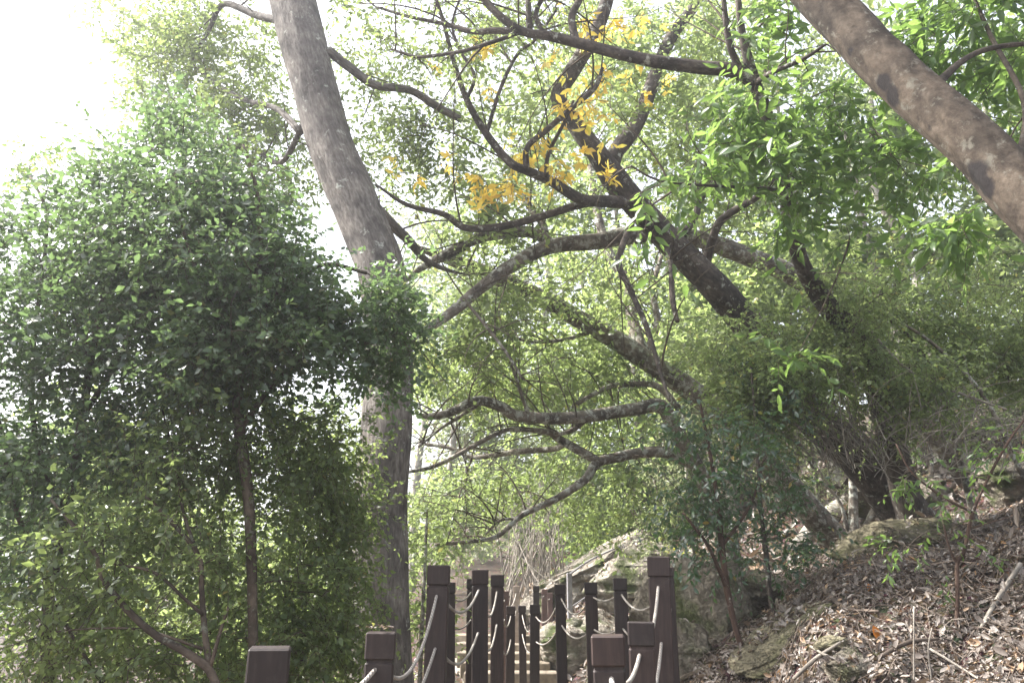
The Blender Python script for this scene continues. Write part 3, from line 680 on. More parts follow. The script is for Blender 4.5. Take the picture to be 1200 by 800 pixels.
# ------------------------------------------------------------------ leaning trees of the slope
tree('leaning_tree', 'grey leaning tree forking high above the path, with yellowing leaves', 'tree',
     [(1030, 560, 9.4, 52), (1002, 530, 9.2, 48), (943, 478, 8.8, 44), (905, 415, 8.5, 40), (864, 366, 8.2, 37), (838, 336, 8.0, 35), (809, 307, 7.9, 33), (780, 278, 7.8, 31), (747, 243, 7.6, 30), (722, 212, 7.5, 31), (704, 186, 7.4, 25), (677, 150, 7.4, 21), (655, 115, 7.4, 19), (672, 82, 7.4, 19), (697, 38, 7.4, 17), (714, -10, 7.4, 15), (730, -90, 7.4, 10)],
     [[(714, 202, 7.5, 22), (722, 178, 7.6, 20), (747, 143, 7.8, 18), (767, 90, 8.0, 17), (787, 43, 8.2, 15), (813, 8, 8.4, 13), (840, -40, 8.6, 10)],
      [(740, 238, 7.6, 15), (710, 236, 7.3, 14), (680, 233, 7.0, 13), (647, 213, 6.8, 12), (617, 200, 6.6, 11), (597, 190, 6.5, 10), (570, 157, 6.4, 9), (547, 117, 6.3, 7.5), (530, 67, 6.2, 6), (520, 27, 6.1, 5), (508, -10, 6, 4)],
      [(617, 199, 6.6, 8), (618, 173, 6.5, 7), (640, 153, 6.4, 7), (670, 127, 6.4, 6.5), (697, 103, 6.4, 6), (706, 80, 6.4, 4)],
      [(640, 208, 6.7, 6), (643, 180, 6.6, 5), (663, 140, 6.5, 4), (672, 118, 6.5, 3)],
      [(570, 157, 6.4, 5), (587, 103, 6.3, 4.5), (607, 63, 6.3, 4), (627, 47, 6.3, 3.5), (653, 10, 6.3, 3)],
      [(546, 118, 6.3, 4.5), (556, 90, 6.2, 4), (541, 62, 6.2, 3.6), (530, 30, 6.2, 3), (540, -5, 6.2, 3)],
      [(700, 237, 7.3, 10), (679, 240, 7.2, 10), (640, 252, 7.2, 9), (590, 265, 7.1, 9), (546, 267, 7.1, 8), (520, 251, 7.0, 7), (477, 240, 6.8, 5), (440, 216, 6.6, 2.5)],
      [(825, 322, 8.0, 12), (832, 290, 7.8, 10), (841, 264, 7.6, 10), (855, 250, 7.5, 9), (890, 229, 7.3, 7), (910, 205, 7.1, 4)],
      [(800, 276, 7.8, 9), (815, 254, 7.8, 8), (820, 235, 7.8, 8), (836, 215, 7.8, 6), (842, 190, 7.8, 4)],
      [(780, 282, 7.8, 7), (786, 310, 7.6, 6), (788, 350, 7.4, 7), (794, 377, 7.3, 5)],
      [(740, 262, 7.6, 8), (725, 305, 7.3, 7.5), (737, 336, 7.1, 7), (757, 381, 6.9, 6.5), (774, 436, 6.8, 5), (785, 470, 6.7, 3)]],
     [('lime', [(600, 210, 7.6, 90, 80, 1.0, 24), (560, 260, 8.0, 60, 50, .8, 14), (760, 170, 8.2, 90, 90, 1.0, 34), (830, 60, 8.4, 90, 70, 1.0, 34), (720, 60, 8.2, 100, 70, 1.0, 30), (600, 60, 7.4, 80, 60, .9, 20), (840, 210, 8.4, 60, 60, .8, 20), (540, 20, 7, 70, 40, .8, 10), (720, -120, 8.6, 260, 100, 1.4, 18)]),
      ('yellow', [(615, 185, 6.7, 55, 50, .4, 12), (665, 120, 6.6, 40, 60, .4, 10), (655, 195, 6.8, 60, 28, .3, 9), (700, 130, 6.9, 50, 50, .3, 8), (690, 35, 7.0, 90, 45, .5, 13), (735, 50, 7.2, 50, 40, .4, 5), (585, 225, 6.8, 45, 24, .3, 6), (480, 190, 6.8, 40, 20, .3, 3), (560, 90, 6.6, 60, 60, .4, 4), (760, 110, 7.2, 50, 50, .4, 4), (713, 205, 6.9, 8, 8, .05, 3), (560, 205, 6.9, 70, 16, .4, 7), (260, 75, 7.0, 12, 12, .2, 2)][:-1])],
     bark='bark_dark', seed=61, shoots=5, thick=1.5, tsides=24)

tree('lichen_tree', 'lichen spotted grey tree reaching long limbs left across the path', 'tree',
     [(1000, 380, 10.2, 26), (935, 326, 9.6, 24), (880, 302, 9.2, 22), (840, 287, 8.9, 21), (800, 277, 8.6, 21), (740, 276, 8.2, 22), (700, 283, 8.0, 20), (645, 289, 7.8, 18), (600, 311, 7.6, 16), (560, 340, 7.5, 14), (540, 357, 7.4, 14), (515, 376, 7.3, 11), (488, 394, 7.2, 7), (466, 412, 7.1, 3)],
     [[(650, 288, 7.8, 13), (622, 272, 7.9, 14), (581, 274, 8.0, 14), (555, 281, 8.1, 13), (533, 293, 8.2, 13), (508, 306, 8.3, 11), (488, 318, 8.4, 7), (470, 336, 8.5, 2.5)],
      [(640, 289, 7.8, 9), (637, 265, 7.9, 9), (622, 245, 8.0, 8), (610, 225, 8.1, 6)],
      [(545, 352, 7.4, 4), (572, 385, 7.3, 4), (595, 415, 7.2, 3.6), (613, 445, 7.2, 3)]],
     [('lime', [(560, 380, 8.2, 80, 50, .9, 24), (620, 340, 8.4, 70, 40, .8, 14), (520, 430, 8.4, 50, 40, .7, 18), (700, 330, 8.8, 60, 40, .8, 12)])],
     bark='bark_grey', seed=71, shoots=10, thick=1.5)

tree('crooked_tree', 'crooked tree whose stout limb slants up left through the middle foliage', 'tree',
     [(880, 520, 10.4, 30), (820, 465, 10.1, 27), (785, 440, 9.9, 25), (754, 420, 9.7, 24), (721, 398, 9.5, 23), (682, 376, 9.3, 22), (640, 352, 9.1, 21), (605, 336, 9.0, 20), (570, 320, 8.9, 19), (536, 307, 8.8, 16), (505, 296, 8.7, 9), (480, 286, 8.6, 3)],
     [[(760, 424, 9.7, 14), (742, 380, 9.9, 14), (735, 330, 10.1, 13), (715, 300, 10.3, 12), (700, 250, 10.5, 10), (690, 180, 10.7, 8)],
      [(700, 386, 9.4, 5), (660, 398, 9.2, 4.5), (620, 400, 9.1, 4), (585, 388, 9, 3)],
      [(752, 424, 9.7, 9), (770, 380, 9.9, 8), (765, 340, 10, 7), (775, 300, 10.2, 5)]],
     [('lime', [(640, 400, 9.8, 90, 50, .9, 28), (590, 440, 9.6, 90, 40, .8, 24), (700, 430, 9.8, 70, 40, .8, 20), (720, 330, 10.4, 70, 60, .8, 18), (800, 400, 10, 50, 40, .8, 12)])],
     bark='bark_grey', seed=81, shoots=10, thick=1.5)

tree('spreading_tree', 'low spreading tree with bare sinuous limbs arching over the far railing', 'tree',
     [(860, 690, 9.6, 26), (850, 620, 9.5, 24), (822, 560, 9.3, 21), (795, 510, 9.1, 19), (775, 476, 9.0, 17), (745, 479, 8.9, 15), (687, 488, 8.7, 15), (648, 490, 8.6, 14), (606, 487, 8.5, 13), (588, 477, 8.4, 13), (568, 470, 8.4, 12), (552, 471, 8.3, 11), (535, 480, 8.3, 10), (513, 487, 8.2, 9), (490, 487, 8.2, 6)],
     [[(815, 545, 9.3, 14), (780, 530, 9.2, 14), (746, 531, 9.1, 13), (726, 535, 9.0, 13), (700, 542, 8.9, 12), (687, 560, 8.8, 10), (661, 579, 8.7, 9), (635, 592, 8.6, 8), (609, 605, 8.5, 7), (583, 628, 8.4, 6), (551, 634, 8.3, 5), (509, 638, 8.2, 3.5)],
      [(702, 541, 8.9, 11), (678, 527, 8.9, 11), (655, 514, 8.9, 10), (645, 507, 8.8, 8), (622, 504, 8.7, 6), (596, 503, 8.7, 5.5), (570, 514, 8.6, 5.5), (541, 530, 8.5, 5), (509, 546, 8.4, 5), (478, 553, 8.3, 4)],
      [(690, 489, 8.7, 6), (672, 503, 8.8, 6), (655, 508, 8.8, 5), (640, 506, 8.8, 5)],
      [(662, 520, 8.9, 7), (648, 526, 9.2, 7), (606, 529, 9.4, 7), (574, 534, 9.5, 6), (551, 535, 9.6, 5), (525, 524, 9.7, 4.5), (495, 520, 9.8, 4)],
      [(795, 478, 9.2, 8), (769, 452, 9.4, 8), (726, 451, 9.5, 7), (704, 457, 9.5, 6), (671, 476, 9.5, 5)],
      [(559, 476, 8.4, 4), (540, 487, 8.4, 4), (515, 503, 8.4, 3.5), (490, 524, 8.4, 3)],
      [(620, 487, 8.5, 5), (612, 465, 8.4, 4.5), (602, 435, 8.3, 4), (590, 410, 8.3, 3)],
      [(606, 607, 8.5, 3.5), (585, 610, 8.4, 3), (570, 625, 8.4, 2.6)],
      [(553, 536, 9.6, 3.5), (545, 560, 9.6, 3), (545, 585, 9.6, 2.4)]],
     [('lime', [(560, 450, 9.4, 80, 30, .8, 20), (650, 550, 10.2, 90, 50, .8, 22), (560, 580, 10.2, 80, 50, .8, 20), (720, 590, 10.2, 70, 50, .8, 22), (680, 500, 10, 70, 30, .8, 10)], dict(llen=.08))],
     bark='bark_grey', seed=91, shoots=10, thick=1.5)

tree('slender_tree', 'slender tree leaning beneath the dark branch that crosses the top of the picture', 'tree',
     [(1062, 580, 8.2, 34), (1045, 520, 8.0, 31), (1035, 480, 7.8, 29), (1010, 405, 7.4, 26), (968, 357, 7.0, 24), (940, 310, 6.6, 19), (928, 262, 6.2, 17), (914, 200, 5.9, 16), (897, 130, 5.6, 15), (884, 96, 5.5, 15), (870, 40, 5.4, 9), (862, -30, 5.3, 6)],
     [[(886, 99, 5.5, 18), (863, 84, 5.5, 17), (820, 79, 5.5, 16), (773, 73, 5.5, 15), (733, 65, 5.5, 14), (687, 53, 5.5, 13), (647, 43, 5.5, 12), (613, 37, 5.5, 10), (585, 18, 5.5, 9), (565, -4, 5.5, 8), (545, -40, 5.5, 5)],
      [(615, 38, 5.5, 8), (580, 36, 5.6, 8), (553, 37, 5.7, 7), (520, 28, 5.8, 5), (480, 20, 5.9, 4), (440, 8, 6, 3)],
      [(605, 39, 5.5, 6), (593, 44, 5.5, 5), (563, 54, 5.6, 5), (538, 61, 5.7, 4.5), (493, 67, 5.9, 4), (475, 63, 6.0, 3.5), (458, 58, 6.1, 2.5)],
      [(675, 51, 5.5, 10), (670, 20, 5.5, 9), (681, -5, 5.5, 8), (690, -50, 5.5, 5)],
      [(869, 86, 5.5, 9), (855, 52, 5.4, 8), (848, 0, 5.3, 6), (846, -50, 5.2, 4)],
      [(621, 38, 5.5, 8), (619, 0, 5.5, 7), (622, -40, 5.5, 5)],
      [(640, 42, 5.5, 7), (628, 18, 5.5, 6), (640, -10, 5.5, 5)],
      [(884, 98, 5.5, 7), (905, 85, 5.2, 6), (940, 70, 5.0, 5), (968, 52, 4.9, 3)],
      [(920, 225, 6.0, 5), (890, 220, 5.5, 4), (840, 218, 5.2, 3.5), (775, 212, 5.0, 3), (740, 195, 4.9, 2)]],
     [('big', [(860, 170, 5.3, 70, 60, .6, 24), (900, 120, 5.2, 60, 50, .5, 18), (930, 200, 5.2, 60, 60, .5, 18), (810, 205, 5.0, 30, 14, .2, 3), (758, 235, 4.9, 6, 8, .05, 1), (762, 270, 4.9, 8, 5, .05, 1), (980, 130, 5.2, 50, 60, .5, 14), (880, 20, 5.2, 70, 50, .5, 14), (985, 260, 5.3, 45, 30, .4, 7), (930, 425, 5.4, 14, 18, .1, 3)]),
      ('canopy', [(470, 40, 6, 60, 40, .5, 9), (560, 40, 5.8, 60, 40, .4, 9), (640, 10, 5.6, 60, 30, .4, 8)], dict(llen=.05, m=8, k=4))],
     bark='bark_dark', seed=101, shoots=5, thick=1.5)

tt = tree('stout_tree', 'stout smooth barked trunk crossing the top right corner with dark scars', 'tree',
     [(1400, 470, 3.0, 77), (1300, 345, 3.2, 71), (1240, 270, 3.35, 68), (1195, 225, 3.45, 64), (1151, 178, 3.55, 60), (1089, 124, 3.7, 56), (1027, 66, 3.85, 54), (972, 7, 4.0, 52), (900, -70, 4.2, 50), (800, -170, 4.5, 44), (700, -260, 4.9, 31)],
     [[(1090, 108, 3.7, 12), (1130, 70, 3.9, 7), (1170, 55, 4.1, 6), (1230, 50, 4.3, 5)],
      [(960, -10, 4, 20), (1040, -60, 4.2, 14), (1150, -80, 4.5, 9), (1250, -60, 4.8, 5)],
      [(1190, 205, 3.5, 8), (1200, 120, 4.0, 6), (1160, 40, 4.4, 5), (1130, -30, 4.7, 3)]],
     [('big', [(1130, 50, 4.9, 70, 50, .5, 20), (1180, 120, 4.8, 50, 60, .5, 16), (1080, 30, 5.0, 60, 40, .5, 14), (1150, 10, 4.6, 90, 30, .5, 14), (1060, 200, 5.2, 50, 40, .4, 12), (1140, 265, 4.6, 40, 30, .3, 8), (1030, 160, 5.3, 40, 50, .4, 10), (1210, 30, 4.6, 50, 60, .4, 10)]),
      ('canopy', [(980, -120, 5.4, 240, 80, 1.2, 12)], dict(llen=.09))],
     bark='bark_stout', seed=111, tsides=64, rough=.07, pn=24, scars=((1032, 98, 3.74, .055), (1046, 114, 3.74, .055), (1141, 204, 3.49, .065), (1152, 221, 3.48, .06), (1084, 152, 3.62, .03), (1000, 60, 3.85, .03)))
# ------------------------------------------------------------------ slope vegetation on the right
tree('creeper', 'mass of tiny leaved green creeper draped over the right slope', 'creeper',
     [(1120, 520, 8.3, 7), (1100, 450, 8.2, 6), (1060, 390, 8.0, 5), (1000, 350, 7.6, 4)],
     [[(1200, 560, 7.4, 6), (1150, 460, 7.4, 5), (1090, 400, 7.4, 4), (1040, 370, 7.4, 3)]],
     [('vine', [(960, 360, 7.4, 80, 60, .7, 36), (900, 400, 7.3, 60, 60, .6, 28), (1040, 350, 7.8, 90, 60, .8, 40), (1130, 360, 8.0, 90, 70, .8, 42), (1100, 430, 8.0, 110, 50, .8, 42), (1180, 420, 7.8, 60, 70, .6, 26), (980, 410, 7.4, 70, 50, .6, 20), (880, 470, 7.2, 60, 50, .5, 22), (1070, 500, 8, 50, 30, .5, 10), (840, 430, 7.4, 40, 50, .5, 16), (985, 420, 6.9, 60, 40, .4, 14), (920, 450, 6.9, 50, 50, .4, 16), (1080, 450, 7.0, 60, 40, .4, 20), (1010, 350, 6.8, 60, 36, .4, 16)])],
     seed=121)
D1 = gd(874, 772); D2 = gd(912, 728); D3 = gd(1121, 737); D4 = gd(1000, 632)
print('DEPTHS', D1, D2, D3, D4)
tree('glossy_shrub', 'shrub with dark glossy drooping leaves right behind the tallest right post', 'shrub',
     [(874, 772, D1, 7), (862, 735, D1, 7), (852, 690, D1, 8), (846, 640, D1, 7), (840, 580, D1, 5), (830, 520, D1, 4), (820, 470, D1, 3)],
     [[(852, 690, D1, 5), (830, 640, D1-.1, 4), (800, 600, D1-.1, 3)], [(846, 640, D1, 4), (880, 590, D1, 3.5), (895, 540, D1, 2.6)]],
     [('gloss', [(820, 510, D1, 55, 60, .4, 32), (850, 580, D1, 60, 60, .4, 34), (800, 590, D1, 40, 60, .35, 20), (880, 530, D1+.1, 60, 50, .4, 24), (840, 650, D1, 45, 35, .3, 13)])],
     bark='stem_red', seed=131)
tree('young_tree', 'young tree with straight dark stem and bluish glossy leaves on the slope', 'shrub',
     [(912, 728, D2, 6), (903, 700, D2, 6), (898, 650, D2, 6), (892, 600, D2, 5), (888, 540, D2, 4), (884, 480, D2, 3), (880, 430, D2, 2)],
     [[(895, 630, D2, 3), (920, 600, D2, 2.6), (945, 590, D2, 2)], [(892, 600, D2, 3), (870, 570, D2-.1, 2.4), (850, 560, D2-.1, 2)]],
     [('gloss', [(900, 480, D2, 50, 60, .35, 24), (920, 580, D2, 50, 50, .35, 24), (930, 640, D2, 55, 35, .3, 20), (870, 610, D2, 40, 50, .3, 14), (890, 420, D2+.1, 40, 40, .3, 10)], dict(llen=.05))],
     bark='bark_dark', seed=141)
tree('sapling', 'lone sapling with reddish forked stem rising from the leaf litter', 'sapling',
     [(1121, 737, D3, 4.7), (1122, 700, D3, 4.7), (1122, 660, D3, 4.7), (1130, 645, D3, 4.3), (1140, 600, D3, 4.0), (1158, 560, D3, 3.2), (1180, 520, D3, 2.9), (1205, 485, D3, 2.2)],
     [[(1122, 662, D3, 2.9), (1112, 640, D3, 2.5), (1106, 615, D3, 2.2)], [(1140, 600, D3, 2.9), (1110, 585, D3, 2.4), (1070, 555, D3, 2.2), (1050, 520, D3, 1.7)], [(1135, 620, D3, 2.2), (1160, 612, D3, 1.4), (1185, 605, D3, 1.2)]],
     [('sapling', [(1070, 570, D3, 36, 30, .25, 9), (1055, 635, D3, 30, 14, .2, 5), (1110, 600, D3, 30, 26, .2, 6), (1150, 540, D3, 36, 40, .2, 7), (1110, 680, D3, 6, 8, .05, 1), (1150, 655, D3, 8, 6, .05, 1), (1195, 520, D3, 22, 40, .2, 5)])],
     bark='stem_red', seed=151)
tree('forked_shrub', 'shrub of bare grey stems beside the fallen log below the slope trees', 'shrub',
     [(1000, 632, D4, 13), (1000, 600, D4, 11), (998, 560, D4, 8), (985, 520, D4, 5), (975, 480, D4, 3)],
     [[(1008, 632, D4, 9), (1020, 605, D4, 7), (1035, 575, D4, 5), (1055, 530, D4, 3)], [(1002, 630, D4, 7), (1028, 600, D4, 4), (1050, 580, D4, 3)], [(994, 632, D4, 6), (985, 590, D4, 4), (960, 560, D4, 3)]],
     [('sapling', [(990, 540, D4, 50, 24, .3, 7), (1040, 530, D4, 40, 30, .3, 7), (960, 560, D4, 24, 20, .2, 4)])],
     bark='bark_grey', seed=161)

D5 = gd(960, 620); D6 = gd(1090, 560); D7 = gd(815, 700)
tree('fine_leaved_shrub', 'airy grey green shrub screening the foot of the leaning tree', 'shrub',
     [(962, 640, D5-.6, 6), (958, 580, D5-.6, 5), (950, 510, D5-.6, 4), (945, 450, D5-.6, 3)], [[(958, 580, D5-.6, 4), (985, 530, D5-.6, 3), (1000, 480, D5-.6, 2)], [(955, 550, D5-.6, 4), (920, 500, D5-.6, 3), (900, 460, D5-.6, 2)]],
     [('fine', [(940, 500, D5-.6, 60, 60, .5, 34), (1000, 450, D5-.6, 60, 40, .5, 14), (890, 450, D5-.6, 50, 50, .5, 26), (960, 570, D5-.6, 50, 40, .4, 16), (1035, 585, D5-1.0, 50, 30, .3, 16), (910, 540, D5-.7, 40, 50, .4, 20)])], seed=171, shoots=3)
tree('fine_leaved_shrub', 'airy grey green shrub among the dry brushwood below the creeper', 'shrub',
     [(1092, 575, D6-.3, 6), (1090, 530, D6-.3, 5), (1085, 480, D6-.3, 4)], [[(1090, 530, D6-.3, 4), (1130, 490, D6-.3, 3), (1165, 470, D6-.3, 2)], [(1090, 540, D6-.3, 4), (1050, 510, D6-.3, 3)]],
     [('fine', [(1085, 490, D6-.3, 70, 40, .5, 26), (1160, 490, D6-.3, 60, 50, .5, 24), (1040, 520, D6-.3, 40, 36, .4, 12), (1190, 540, D6-.3, 40, 30, .4, 10)])], seed=172, shoots=3)
tree('fine_leaved_shrub', 'airy grey green shrub rising behind the glossy leaved one', 'shrub',
     [(815, 705, D7, 6), (812, 640, D7, 5), (805, 560, D7, 4), (800, 480, D7, 3)], [[(812, 640, D7, 4), (780, 600, D7, 3), (765, 560, D7, 2)]],
     [('fine', [(790, 560, D7, 50, 60, .5, 28), (800, 470, D7, 50, 60, .5, 28), (840, 420, D7, 50, 50, .5, 20), (770, 620, D7, 36, 36, .4, 12)])], seed=173, shoots=3)

def clump(name, label, px, py, d, kind, n, rad, seed, **over):
    r = np.random.default_rng(seed); d = min(gd(px, py), 22); c = P(px, py, d); c[2] = max(c[2], float(ground(c[0], c[1]))+.03)
    t = thing(name, label, 'plant', c)
    sp_ = {**SPEC[kind], **over}
    cen = c + np.stack([r.normal(0, rad, n), r.normal(0, rad, n), np.zeros(n)], -1); cen[:, 2] = np.maximum(ground(cen[:, 0], cen[:, 1]), c[2]-.4)+.04
    ax = np.tile(np.array([[0, 0, 1.6]]), (n, 1))
    lf, twp = sprays(r, cen, ax, sp_['k'], sp_['crad'], sp_['slen'], sp_['m'], sp_['llen'], sp_['lwid'], sp_['droop'])
    link('leaves', leaf_mesh('leaves', lf['pos'], lf['d'], lf['n'], lf['l'], lf['w'], lf['r'], sp_['tpl']), M[sp_['mat']], t)
    tw = MB(); thin_twigs(tw, twp, .002); link('stems', tw.mesh('stems'), M['twig'], t)
clump('fern_plant', 'yellow green fern just right of the tallest right post', 797, 712, 6.0, 'fern', 6, .10, 1, slen=.22)
clump('fern_plant', 'bright yellow green fern above the pale rocks left of the tallest post', 738, 664, 9.5, 'fern', 9, .22, 2, slen=.4)
clump('fern_plant', 'small yellow green fern under the glossy shrub', 780, 655, 8.6, 'fern', 6, .15, 3)
clump('low_plant', 'low green plant on the mossy ledge beneath the young tree', 815, 672, 6.4, 'gloss', 7, .16, 4)
clump('low_plant', 'bushy dark plant beside the fallen log', 945, 655, 6.6, 'gloss', 8, .16, 5)
clump('low_plant', 'tuft of lime leaves on the rock at the right edge', 1145, 545, 6.6, 'sapling', 4, .08, 6)
clump('low_plant', 'green plant rooted at the foot of the far rock slab', 700, 648, 15, 'lime', 8, .5, 7)
clump('low_plant', 'pale green plant low behind the far reddish posts', 615, 672, 16.5, 'lime', 12, .7, 8)
clump('low_plant', 'bright green plant at the right edge above the litter', 1195, 545, 5.6, 'sapling', 4, .08, 9)

# ------------------------------------------------------------------ trees farther back
def back_tree(label, px, d, base_py, lean, h, wpx, crown, kind, bark, seed, name='background_tree', over=None):
    b = P(px, base_py, d); g = float(ground(b[0], b[1])); b[2] = g-.2
    r = np.random.default_rng(seed)
    n = 7; pts = [b + np.array([lean*h*i/(n-1) + r.normal(0, .12), r.normal(0, .15), h*i/(n-1)]) for i in range(n)]
    c = catmull(pts, 5); rr = np.linspace(1, .25, len(c))*wpx/2*pxm(px, base_py, d)
    tree(name, label, 'tree', None, (), [(kind, crown, over or {})], bark=bark, seed=seed, root=False, world_trunk=(c, rr), group='trees standing farther back', thick=1.6)
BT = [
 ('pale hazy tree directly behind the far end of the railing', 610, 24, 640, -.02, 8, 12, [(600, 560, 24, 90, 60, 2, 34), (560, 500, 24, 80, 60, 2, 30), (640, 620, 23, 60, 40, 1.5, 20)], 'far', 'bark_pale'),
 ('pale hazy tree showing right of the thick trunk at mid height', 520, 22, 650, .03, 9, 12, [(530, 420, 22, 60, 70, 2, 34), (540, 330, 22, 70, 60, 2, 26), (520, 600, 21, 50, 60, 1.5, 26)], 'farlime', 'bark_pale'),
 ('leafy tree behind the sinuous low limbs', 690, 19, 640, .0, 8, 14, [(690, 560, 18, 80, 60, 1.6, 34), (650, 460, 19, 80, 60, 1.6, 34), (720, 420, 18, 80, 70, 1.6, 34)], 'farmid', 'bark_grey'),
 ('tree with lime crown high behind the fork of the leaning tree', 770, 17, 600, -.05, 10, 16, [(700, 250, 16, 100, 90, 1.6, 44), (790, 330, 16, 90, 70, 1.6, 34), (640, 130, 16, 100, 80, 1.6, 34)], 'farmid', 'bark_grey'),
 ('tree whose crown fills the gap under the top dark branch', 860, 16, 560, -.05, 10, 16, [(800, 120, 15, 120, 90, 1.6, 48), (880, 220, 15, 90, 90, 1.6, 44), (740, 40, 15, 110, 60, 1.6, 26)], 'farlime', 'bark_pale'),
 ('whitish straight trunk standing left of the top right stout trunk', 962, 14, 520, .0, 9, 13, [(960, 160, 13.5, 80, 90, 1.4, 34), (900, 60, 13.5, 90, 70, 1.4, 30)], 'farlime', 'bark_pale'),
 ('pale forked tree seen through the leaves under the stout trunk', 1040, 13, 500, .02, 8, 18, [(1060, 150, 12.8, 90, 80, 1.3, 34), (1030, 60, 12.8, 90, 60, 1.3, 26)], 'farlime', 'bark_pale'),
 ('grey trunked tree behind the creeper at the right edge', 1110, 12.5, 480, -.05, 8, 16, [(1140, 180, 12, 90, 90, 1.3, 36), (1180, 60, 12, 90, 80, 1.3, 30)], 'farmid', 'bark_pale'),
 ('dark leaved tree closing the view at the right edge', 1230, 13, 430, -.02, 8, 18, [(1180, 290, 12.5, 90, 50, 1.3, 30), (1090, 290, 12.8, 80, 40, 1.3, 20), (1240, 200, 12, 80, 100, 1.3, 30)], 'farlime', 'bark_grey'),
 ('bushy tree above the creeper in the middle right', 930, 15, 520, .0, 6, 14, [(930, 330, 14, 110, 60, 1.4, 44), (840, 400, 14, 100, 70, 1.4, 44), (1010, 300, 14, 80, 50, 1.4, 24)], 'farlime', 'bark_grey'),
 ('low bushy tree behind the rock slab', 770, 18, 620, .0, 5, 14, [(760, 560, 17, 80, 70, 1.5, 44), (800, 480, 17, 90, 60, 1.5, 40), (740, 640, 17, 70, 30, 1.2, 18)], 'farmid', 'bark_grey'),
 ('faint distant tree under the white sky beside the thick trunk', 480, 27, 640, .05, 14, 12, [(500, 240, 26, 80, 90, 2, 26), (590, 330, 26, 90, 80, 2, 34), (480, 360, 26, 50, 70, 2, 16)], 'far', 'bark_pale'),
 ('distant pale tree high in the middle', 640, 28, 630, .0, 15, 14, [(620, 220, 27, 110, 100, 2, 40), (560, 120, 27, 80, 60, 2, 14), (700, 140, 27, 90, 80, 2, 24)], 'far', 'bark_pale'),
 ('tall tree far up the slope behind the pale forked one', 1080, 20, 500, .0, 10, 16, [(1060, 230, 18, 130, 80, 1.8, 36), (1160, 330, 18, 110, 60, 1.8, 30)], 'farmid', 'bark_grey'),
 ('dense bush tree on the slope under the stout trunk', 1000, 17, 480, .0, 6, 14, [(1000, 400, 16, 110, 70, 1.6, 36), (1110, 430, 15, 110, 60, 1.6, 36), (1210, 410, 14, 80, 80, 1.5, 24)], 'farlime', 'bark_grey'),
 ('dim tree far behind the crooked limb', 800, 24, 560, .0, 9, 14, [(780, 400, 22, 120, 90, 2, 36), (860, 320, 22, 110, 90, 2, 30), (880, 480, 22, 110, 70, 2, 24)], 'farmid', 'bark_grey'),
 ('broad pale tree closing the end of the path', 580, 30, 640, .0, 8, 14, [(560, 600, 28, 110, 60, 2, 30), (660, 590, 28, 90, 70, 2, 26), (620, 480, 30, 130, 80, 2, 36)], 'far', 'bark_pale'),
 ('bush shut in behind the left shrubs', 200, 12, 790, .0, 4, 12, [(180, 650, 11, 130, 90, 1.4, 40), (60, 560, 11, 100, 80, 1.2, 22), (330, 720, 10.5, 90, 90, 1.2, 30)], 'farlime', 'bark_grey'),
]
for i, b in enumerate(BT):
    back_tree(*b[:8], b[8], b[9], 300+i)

# dry hanging vines behind the far posts
def tangle(name, label, cat, fn, n, rad, mat, seed):
    r = np.random.default_rng(seed); mb = MB()
    for i in range(n):
        tube(mb, fn(r, i), np.linspace(rad, rad*.35, 9) if rad > 0 else .002, 4, cap=False)
    o = link(name, mb.mesh(name), M[mat]); tag(o, label, cat)
def f_vine(r, i):
    a = P(625+r.normal(0, 22), 690+r.uniform(-8, 20), 15.5+r.normal(0, .5)); b = P(630+r.normal(0, 24), 570+r.normal(0, 30), 15.5+r.normal(0, .5))
    return bez_limb(a, b, r, 9, .02)
tangle('dry_vine', 'curtain of dry brown vine stems hanging behind the far posts', 'vine', f_vine, 70, .014, 'dead_twig', 5)
def f_twig(r, i):
    a = P(1000+r.normal(0, 40), 530+r.normal(0, 18), 7.3+r.normal(0, .25)); b = a + np.array([r.normal(-.35, .3), r.normal(-.1, .3), abs(r.normal(.45, .25))])
    return bez_limb(a, b, r, 9, .15)
tangle('twig_tangle', 'wispy tangle of dead grey twigs hung on the leaning trunk foot', 'dead twigs', f_twig, 150, .0045, 'dead_twig', 6)
def f_twig2(r, i):
    a = P(1120+r.normal(0, 60), 520+r.normal(0, 25), 6.8+r.normal(0, .25)); b = a + np.array([r.normal(.2, .4), r.normal(0, .3), abs(r.normal(.25, .2))])
    return bez_limb(a, b, r, 9, .15)
tangle('brush_pile', 'pile of pale dry brushwood under the creeper', 'brushwood', f_twig2, 110, .0045, 'dead_twig', 8)

